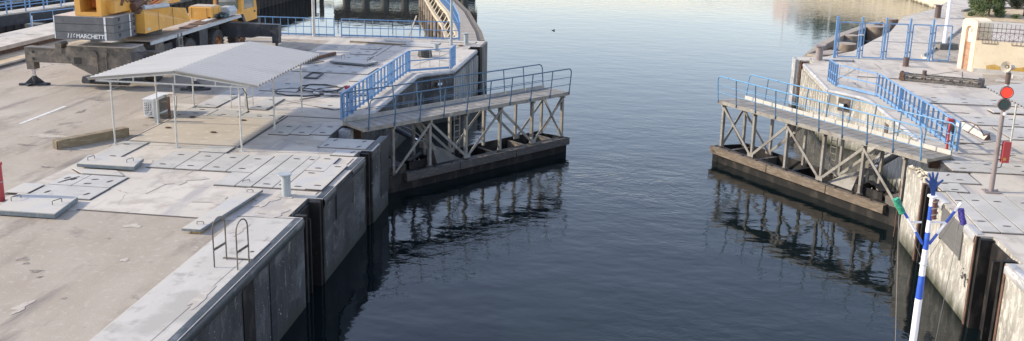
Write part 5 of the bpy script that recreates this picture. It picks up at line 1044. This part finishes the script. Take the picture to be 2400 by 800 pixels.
# blue gates: five framed panels between posts
t = thing('blue_gate_fence', (14.8, 52.9, 0), 'row of five open blue tube gate panels between posts across the right quay', 'gate fence')
xs_ = [11.63, 12.93, 14.19, 15.44, 16.62, 17.72]
for i in range(5):
    x0, x1 = xs_[i], xs_[i+1]; yy = 52.9
    MB().b2((x0-.07 if i == 0 else x0-.045, yy-.05, 0), (x0+.07 if i == 0 else x0+.045, yy+.05, 2.3)).build('post', 'blue', t)
    a, b, z0, z1 = x0+.15, x1-.12, .10, 1.98
    f = MB().bar((a, yy, z0), (b, yy, z0), .05, .06).bar((a, yy, z1), (b, yy, z1), .05, .06).bar((a, yy, z0), (a, yy, z1), .06, .05).bar((b, yy, z0), (b, yy, z1), .06, .05)
    fo = f.build('gate_frame', 'blue', t); MB().bar((a, yy, 1.0), (b, yy, 1.0), .022, .022).build('wire_bar', 'blue_dark', fo)
    MB().b2((x0+.04, yy-.03, .45), (a, yy+.03, .50)).b2((x0+.04, yy-.03, 1.55), (a, yy+.03, 1.60)).b2((b, yy-.03, .4), (x1-.04, yy+.03, .45)).b2((b, yy-.03, 1.5), (x1-.04, yy+.03, 1.55)).build('hinge', 'blue_dark', fo)
MB().b2((12.75, 52.8, 1.3), (13.05, 52.84, 1.36)).build('latch', 'white', t)
# pillar and wall
pl = thing('gate_pillar', (18.2, 51, 0), 'cream rendered gate pillar with arched brick inset and round white lamp', 'pillar')
P0, P1 = Vector((17.55, 51.3)), Vector((17.93, 50.25)); d = (P1-P0).normalized(); n_ = Vector((d.y, -d.x))*-1      # front face P0-P1, body away
if n_.y < 0: n_ = -n_
W_ = (P1-P0).length
def PF(a, z, dep=0.): q_ = P0+d*a+n_*dep; return Vector((q_.x, q_.y, z))
Hh = 2.45; arcp = [(0, 0), (W_, 0), (W_, Hh)]+[(W_/2+W_/2*math.cos(math.radians(a)), Hh+.22*math.sin(math.radians(a))) for a in range(15, 180, 15)]+[(0, Hh)]
# body with an arched recess: outer ring front, recess back, side faces
iw = .24; ih = 2.05; inn = [(W_/2-iw, .12)]+[(W_/2+iw, .12), (W_/2+iw, ih)]+[(W_/2+iw*math.cos(math.radians(a)), ih+iw*math.sin(math.radians(a))) for a in range(20, 180, 20)]+[(W_/2-iw, ih)]
mb = MB(); mb.extr(arcp, PF(0, 0, .14), (d.x, d.y, 0), (0, 0, 1), (n_.x, n_.y, 0), .75); mb.build('body', 'cream_lit', pl)
fr = MB()   # frame slabs around the recess, 14 cm deep
fr.extr([(0, 0), (W_/2-iw, 0), (W_/2-iw, ih), (0, ih)], PF(0, 0, 0), (d.x, d.y, 0), (0, 0, 1), (n_.x, n_.y, 0), .139)
fr.extr([(W_/2+iw, 0), (W_, 0), (W_, ih), (W_/2+iw, ih)], PF(0, 0, 0), (d.x, d.y, 0), (0, 0, 1), (n_.x, n_.y, 0), .139)
tp_ = [(0, ih), (W_/2-iw, ih)]+[(W_/2+iw*math.cos(math.radians(a)), ih+iw*math.sin(math.radians(a))) for a in range(160, 0, -20)]+[(W_/2+iw, ih), (W_, ih), (W_, Hh)]+[(W_/2+W_/2*math.cos(math.radians(a)), Hh+.22*math.sin(math.radians(a))) for a in range(15, 180, 15)]+[(0, Hh)]
fr.extr(tp_, PF(0, 0, 0), (d.x, d.y, 0), (0, 0, 1), (n_.x, n_.y, 0), .139); fr.build('arch_frame', 'peach', pl)
MB().extr([(W_/2-iw, 0), (W_/2+iw, 0), (W_/2+iw, 1.45), (W_/2-iw, 1.45)], PF(0, 0, .10), (d.x, d.y, 0), (0, 0, 1), (n_.x, n_.y, 0), .035).build('brick_inset', 'brick', pl)
MB().cyl(PF(W_/2, 2.08, .13), PF(W_/2, 2.08, .04), .085, 18).build('round_lamp', 'white', pl)
fw = thing('boundary_wall', (19.5, 50, 0), 'cream rendered boundary wall topped with brown iron fence, right of the pillar', 'wall')
a, b = Vector((17.97, 50.25)), Vector((20.5, 49.6)); b2_ = a+(b-a)*4
def wall_seg(p, q, h, m, nm): MB().bar((*p, h/2), (*q, h/2), .22, h).build(nm, m, fw)
wall_seg(a, b2_, 1.62, 'cream', 'wall')
dw = (b2_-a).normalized(); Lw = (b2_-a).length
MB().bar((*(a+dw*.01), .1), (*b2_, .1), .34, .2).build('plinth', 'apron', fw)
sn = MB(); pts_ = [(0, .2), (2.0, .2)]+[(2.0-k*.2, .42+.05*math.sin(k*1.7)) for k in range(0, 11)]; sn.extr([(p_[0]+.6, p_[1]) for p_ in pts_], (a.x+dw.y*.115*1, a.y-dw.x*.115*1, 0), (dw.x, dw.y, 0), (0, 0, 1), (dw.y, -dw.x, 0), .004); sn.build('damp_stain', 'stain', fw)
st = .2; nb = int(Lw/st); g = MB(); g2 = MB()
fo = thing('iron_fence', (a.x+1.2, a.y-.3, 1.6), 'brown wrought iron fence with crossed panels on top of the cream boundary wall', 'iron fence')
for z in (1.68, 2.08, 2.28): g2.bar((*a, z), (*b2_, z), .025, .03)
g2.build('rails', 'iron', fo)
for i in range(nb):
    p_ = a+dw*(i*st+.08); g.bar((p_.x, p_.y, 1.60), (p_.x, p_.y, 2.52), .018)
    if i % 2 == 0 and i+2 < nb:
        q_ = p_+dw*st*2; g.bar((p_.x, p_.y, 1.7), (q_.x, q_.y, 2.07), .014); g.bar((p_.x, p_.y, 2.07), (q_.x, q_.y, 1.7), .014)
g.build('bars', 'iron', fo)
bx_ = MB()
for s0, s1 in ((.25, .95), (1.6, 2.6), (3.3, 4.2)):
    p_, q_ = a+dw*s0, a+dw*s1; off_ = Vector((dw.y, -dw.x))*.13; bx_.bar((*(p_+off_), 1.50), (*(q_+off_), 1.50), .02, .025)
    for k in range(6): r_ = p_+(q_-p_)*k/5+off_; bx_.bar((r_.x, r_.y, 1.50), (r_.x, r_.y, 1.72), .015)
bx_.build('hanging_bars', 'iron', fo)
solo('loose_board', MB().bar((18.2, 47.6, .05), (20.4, 47.0, .05), .35, .05), 'plate_tan', 'pale board lying on the road below the boundary wall', 'board')
solo('road_step', MB().bar((19.3, 48.6, .09), (24, 47.6, .09), .3, .18), 'apron', 'low pale kerb step at the right edge in front of the boundary wall', 'kerb step')
# mooring beam with concrete piles
db = thing('mooring_beam', (15, 64, -2.5), 'brown concrete fender beam curving in the water left of the far right quay', 'fender beam')
bp_ = [(10.7, 55.5), (11.0, 56.7), (12.9, 62.2), (14.7, 66.2), (17.0, 70.5), (19.6, 75.2)]
for a, b in zip(bp_[:-1], bp_[1:]):
    MB().bar((*a, -.72), (*b, -.72), .55, .4).build('beam', 'beamtop', db)
    MB().bar((*a, -1.4), (*b, -1.4), .25, 1.0).build('skirt', 'dolphin', db)
for (x, y), r, zt in (((14.35, 62.2), .62, -.5), ((15.6, 66.6), .5, -.55), ((18.4, 71.3), .62, -.45), ((20.6, 76.0), .6, -.4)):
    MB().cyl((x, y, -6), (x, y, zt), r, 24).build('pile', 'dolphin', db)
    MB().cyl((x, y, zt), (x, y, zt+.02), r*.97, 24).build('pile_top', 'beamtop', db)
MB().bar((11.2, 56.2, -.45), (12.9, 58.2, -.45), .9, .12).build('platform', 'beamtop', db)
MB().bar((11.3, 55.6, -.3), (13.0, 55.9, -.35), .15, .10).cyl((10.9, 56.6, -.5), (11.5, 57.2, -.35), .12, 8).build('tie_beam', 'dolphin', db)
# ------------------------------------------------------------------ trees
def leaf_crown(c, rad, n, seed, size, m, parent, droop=0.):
    R = random.Random(seed); mb = MB(); clumps = []
    for i in range(26):
        v_ = Vector((R.gauss(0, .5), R.gauss(0, .5), R.gauss(0, .45)));
        if v_.length > 1: v_.normalize()
        clumps.append((Vector((v_.x*rad[0], v_.y*rad[1], v_.z*rad[2])), R.uniform(.24, .46)))
    V = []; Fc = []
    for i in range(n):
        cc, cr_ = R.choice(clumps); o = Vector((R.gauss(0, 1), R.gauss(0, 1), R.gauss(0, 1))).normalized()*cr_*(R.random()**.4)
        p_ = Vector(c)+cc+Vector((o.x*rad[0], o.y*rad[1], o.z*rad[2])); a = Vector((R.uniform(-1, 1), R.uniform(-1, 1), R.uniform(-.2, 1))).normalized()
        b = a.cross(Vector((R.uniform(-1, 1), R.uniform(-1, 1), R.uniform(-1, 1)))).normalized(); s_ = size*R.uniform(.6, 1.3)
        k = len(V); V += [p_-b*s_*.22, p_+b*s_*.22, p_+a*s_*1.2]; Fc.append((k, k+1, k+2))
    mb.add(V, Fc); return mb.build('crown', m, parent)
def tree(x, y, h, rad, label, m='leaf', n=5000, seed=1, size=.16, trunk_r=.09, zc=None, name='tree', group=None):
    t = thing(name, (x, y, 0), label, 'tree', group); R = random.Random(seed)
    zc = zc or h-rad[2]*.8
    MB().tube([(x, y, -.05), (x+.05, y+.03, h*.3), (x-.04, y, zc)], trunk_r, 8, False, trunk_r*.45).build('trunk', 'bark', t)
    lm = MB()
    for i in range(7):
        a = R.uniform(0, 6.28); lm.tube([(x, y, h*(.15+.06*i)), (x+rad[0]*.4*math.cos(a), y+rad[1]*.4*math.sin(a), h*(.3+.07*i)), (x+rad[0]*.75*math.cos(a), y+rad[1]*.75*math.sin(a), zc+rad[2]*R.uniform(-.3, .5))], trunk_r*.4, 6, False, trunk_r*.12)
    lm.build('limbs', 'bark', t)
    leaf_crown((x, y, zc), rad, n, seed, size, m, t); return t
tree(28.0, 76.6, 3.4, (1.3, 1.3, 1.6), 'feathery green shrub tree on sand above the pillar at top right', 'leaf', 12000, 3, .15, zc=1.55, name='shrub_tree')
tree(30.9, 77.4, 2.9, (1.1, 1.1, 1.3), 'grey green shrub tree on sand at the top right corner', 'leaf2', 9000, 5, .14, zc=1.35, name='shrub_tree')
for i, (x, y, r_, lb) in enumerate(((29.6, 75.6, .35, 'small dry tuft between the two shrub trees'), (26.6, 76.2, .25, 'tiny tuft at the left edge of the sandy ground'), (29.4, 78.6, .4, 'low green tuft behind the sand between the shrub trees'))):
    t = thing('grass_tuft', (x, y, 0), lb, 'tuft'); leaf_crown((x, y, .15), (r_, r_, .16), 500, 20+i, .12, 'leaf', t)
# buildings and trees beyond the embankment, mirrored in the river
def building(x, y, w, dp, h, rz, label, m):
    t = thing('building', (x, y, 0), label, 'building'); cs, sn_ = math.cos(rz), math.sin(rz)
    MB().box((x, y, h/2), (w, dp, h), rz).build('walls', m, t); MB().box((x, y, h+.15), (w+.5, dp+.5, .3), rz).build('roof', 'cream', t)
    for fl in range(int(h//3)):
        for k in range(int(w//3)):
            u_ = -w/2+1.5+k*3; px, py = x+u_*cs+dp/2*sn_*1.0, y+u_*sn_-dp/2*cs*1.0
            fo_ = MB().box((px, py, 1.6+fl*3), (1.3, .12, 1.5), rz).build('window', 'cream_lit', t); MB().box((px+.05*sn_, py-.05*cs, 1.6+fl*3), (1.0, .1, 1.2), rz).build('pane', 'glass', fo_)
    return t
building(32.0, 172, 9, 8, 5.5, .15, 'orange brick building behind the embankment, seen as a reflection', 'bldg'); building(50, 160, 9, 8, 6, .9, 'tan building behind the embankment, right of the orange one', 'bldg2')
building(44, 205, 14, 8, 5, .25, 'low orange building farther along the embankment', 'bldg')
for i, (x, y) in enumerate(((31.2, 151), (34.5, 147), (39.5, 124), (33.5, 158), (43, 118), (38.5, 150))):
    tree(x, y, 6.0+.4*(i % 3), (3.2, 3.2, 2.6), '%s broad dark tree behind the embankment wall' % ('first', 'second', 'third', 'fourth', 'fifth', 'sixth')[i], 'leaf', 2200, 40+i, .75, .2, group='trees behind the embankment')
for i, (x, y) in enumerate(((33.0, 128), (29.5, 140), (34.5, 118), (25, 152))):
    lamp_pole(x, y, 8, .09, '%s white lamp post along the embankment wall' % ('first', 'second', 'third', 'fourth')[i], 'white')
# ------------------------------------------------------------------ ship bow and mast with the hand
sh = thing('ship_bow', (1.5, 4, -2.5), 'white bow of the cruise ship under the camera, carrying the striped mast', 'ship')
bw = [(-4.5, -20), (6.5, -20), (6.5, 0), (5.8, 5), (4.2, 9.0), (2.8, 10.2), (1.2, 10.2), (-1.2, 8.6), (-3.4, 4.6), (-4.5, 0)]
MB().prism(bw, -3.5, 1.9).build('hull', 'hull', sh); MB().prism([(x*.97+.03, y*.985-.1) for x, y in bw], 1.9, 1.93).build('deck', 'ship_deck', sh)
ms = thing('striped_mast', (2.69, 8.0, 1.93), 'blue and white striped mast with two angled arms on the ship bow', 'mast')
YM = 8.0
def pm(x, y, yy=YM):                # world point of photo pixel on the mast's own upright plane
    d_ = RT*((x-1200)/F)-UP*((y-PPY)/F)+FW; t_ = yy/d_.y; return Vector((d_.x*t_, yy, CAMH+d_.z*t_))
def mz(y): return pm(2165, y).z
MX = 2.685
def mast_seg(y0, y1, m, r0, r1):
    z0, z1 = (mz(y0) if y0 < 900 else 1.93), mz(y1); MB().tube([(MX, YM, z0), (MX, YM, z1)], r0, 16, False, r1).build('mast_band', m, ms)
mast_seg(2000, 700.6, 'mast_white', .037, .030); mast_seg(700.6, 646, 'mast_blue', .030, .026); mast_seg(646, 584, 'mast_white', .026, .023)
mast_seg(584, 543.6, 'mast_blue', .023, .0215); mast_seg(543.6, 515, 'mast_white', .0215, .021); mast_seg(515, 482, 'mast_blue', .021, .0205); mast_seg(482, 460, 'mast_white', .0205, .020)
MB().cyl((MX, YM, mz(460)), (MX, YM, mz(457)), .042, 18).build('mast_cap', 'mast_white', ms)
zj = mz(583)
def arm(xa, ya, bands):
    a, b = Vector((MX, YM, zj)), pm(xa, ya)
    for f0, f1, m in bands: MB().cyl(a+(b-a)*f0, a+(b-a)*f1, .0125, 10).build('arm_band', m, ms)
    return b
eL = arm(2103, 470, ((.1, .36, 'mast_blue'), (.36, .64, 'mast_white'), (.64, 1.0, 'mast_blue')))
eR = arm(2253, 476, ((.1, .33, 'mast_blue'), (.33, .58, 'mast_white'), (.58, .82, 'mast_blue'), (.82, 1.0, 'mast_white')))
MB().bar(pm(2132, 521), pm(2160, 521), .008, .016).bar(pm(2178, 521), pm(2220, 522), .008, .016).build('cross_bar', 'mast_white', ms)
MB().tube([pm(2166, 619)+Vector((.038*math.cos(a), .038*math.sin(a), 0)) for a in [k*math.pi/8 for k in range(16)]], .004, 6, True).build('ring', 'brass', ms)
def coil(name, a, b, r, m, label, loops=5):
    a, b = Vector(a), Vector(b); d_ = b-a; t = thing(name, tuple(b if b.z < a.z else a), label, 'rope' if m != 'roll_brown' else 'roll')
    s1 = d_.normalized().cross(Vector((0, 1, 0))).normalized(); s2 = d_.normalized().cross(s1); pts = []
    n_ = loops*10
    for i in range(n_+1):
        an = 2*math.pi*i/10; rr = r*(1+.10*math.sin(i*.7)); pts.append(a+d_*i/n_+rr*(math.cos(an)*s1+math.sin(an)*s2))
    MB().tube([a, a+d_*.1, a+d_*.5, b-d_*.08, b], r*.92, 12).build('core', m, t); MB().tube(pts, r*.15, 6).build('winding', 'string' if m == 'roll_brown' else m, t); return t
coil('rope_coil', pm(2099, 466), pm(2115, 500), .026, 'rope_green', 'green rope wound around the left arm of the striped mast', 14)
coil('brown_roll', pm(2191, 468), pm(2186, 513), .031, 'roll_brown', 'brown cloth roll tied to the striped mast below the hand', 3)
coil('rope_coil', pm(2251, 490), pm(2258, 526), .024, 'rope_purple', 'purple rope bundle hanging from the right arm of the striped mast', 12)
st_ = thing('mast_lines', tuple(pm(2166, 760)), 'thin grey strings hanging from the arms of the striped mast', 'string')
def ln_(pts, r=.003): MB().tube([pm(*p_) for p_ in pts], r, 5).build('line', 'string', st_)
ln_([(2107, 505), (2105, 560), (2101, 700), (2096, 900), (2093, 1100)], .0035); ln_([(2248, 525), (2238, 580), (2215, 690), (2190, 810), (2150, 1000)]); ln_([(2135, 545), (2150, 585), (2165, 620)], .002); ln_([(2240, 505), (2205, 560), (2168, 620)], .002)
# the hand: a palm board with five separate finger boards, rounded
hd_ = thing('hand_sign', tuple(pm(2184, 459)), 'flat dark blue open hand cut-out on top of the striped mast', 'hand sign')
def hp(a, b): return pm(2080+a/3.6375, 380+b/3.6375)
pal = [(372, 284), (404, 284), (408, 245), (420, 215), (432, 190), (420, 160), (398, 145), (372, 150), (355, 165), (352, 180), (366, 215), (372, 250)]
c0 = [hp(a, b) for a, b in pal]; mb = MB(); k = len(c0)
mb.add([p_+Vector((0, -.008, 0)) for p_ in c0]+[p_+Vector((0, .008, 0)) for p_ in c0], [tuple(range(k)), tuple(range(k, 2*k))[::-1]]+[(i, (i+1) % k, k+(i+1) % k, k+i) for i in range(k)])
def finger(pts, r0, r1):
    q_ = [hp(*p_) for p_ in pts]; mb.tube(q_, r0, 10, False, r1)
    for c_, r_ in ((q_[-1], r1),):
        for j in range(1, 3):
            an = j*math.pi/5; d_ = (q_[-1]-q_[-2]).normalized(); mb.tube([c_+d_*r_*math.sin(an-math.pi/5), c_+d_*r_*math.sin(an)], r_*math.cos(an-math.pi/5), 10, False, r_*math.cos(an))
finger([(362, 180), (345, 165), (330, 148)], .0105, .0078); finger([(374, 160), (366, 130), (357, 104)], .0105, .008)
finger([(391, 155), (389, 120), (386, 92)], .0108, .008); finger([(410, 160), (420, 125), (429, 94)], .0105, .008); finger([(420, 200), (445, 178), (470, 157)], .0115, .0085)
mb.build('hand', 'hand_blue', hd_)
solo('driftwood', MB().box((at(1296, 72, -2.5).x, at(1296, 72, -2.5).y, -2.49), (.20, .15, .06)).box((at(1296, 72, -2.5).x+.1, at(1296, 72, -2.5).y, -2.44), (.12, .1, .08)), 'joint', 'tiny dark piece of driftwood floating in the pale far channel', 'driftwood')
# dangling chain on the right wall
solo('wall_chain', MB().tube([(9.34, 31.0+.03*math.sin(k*1.3), -.55-.12*k) for k in range(18)], .018, 6), 'rust', 'thin rusty chain hanging down at the heel of the right gate', 'chain')
S.render.engine = 'CYCLES'
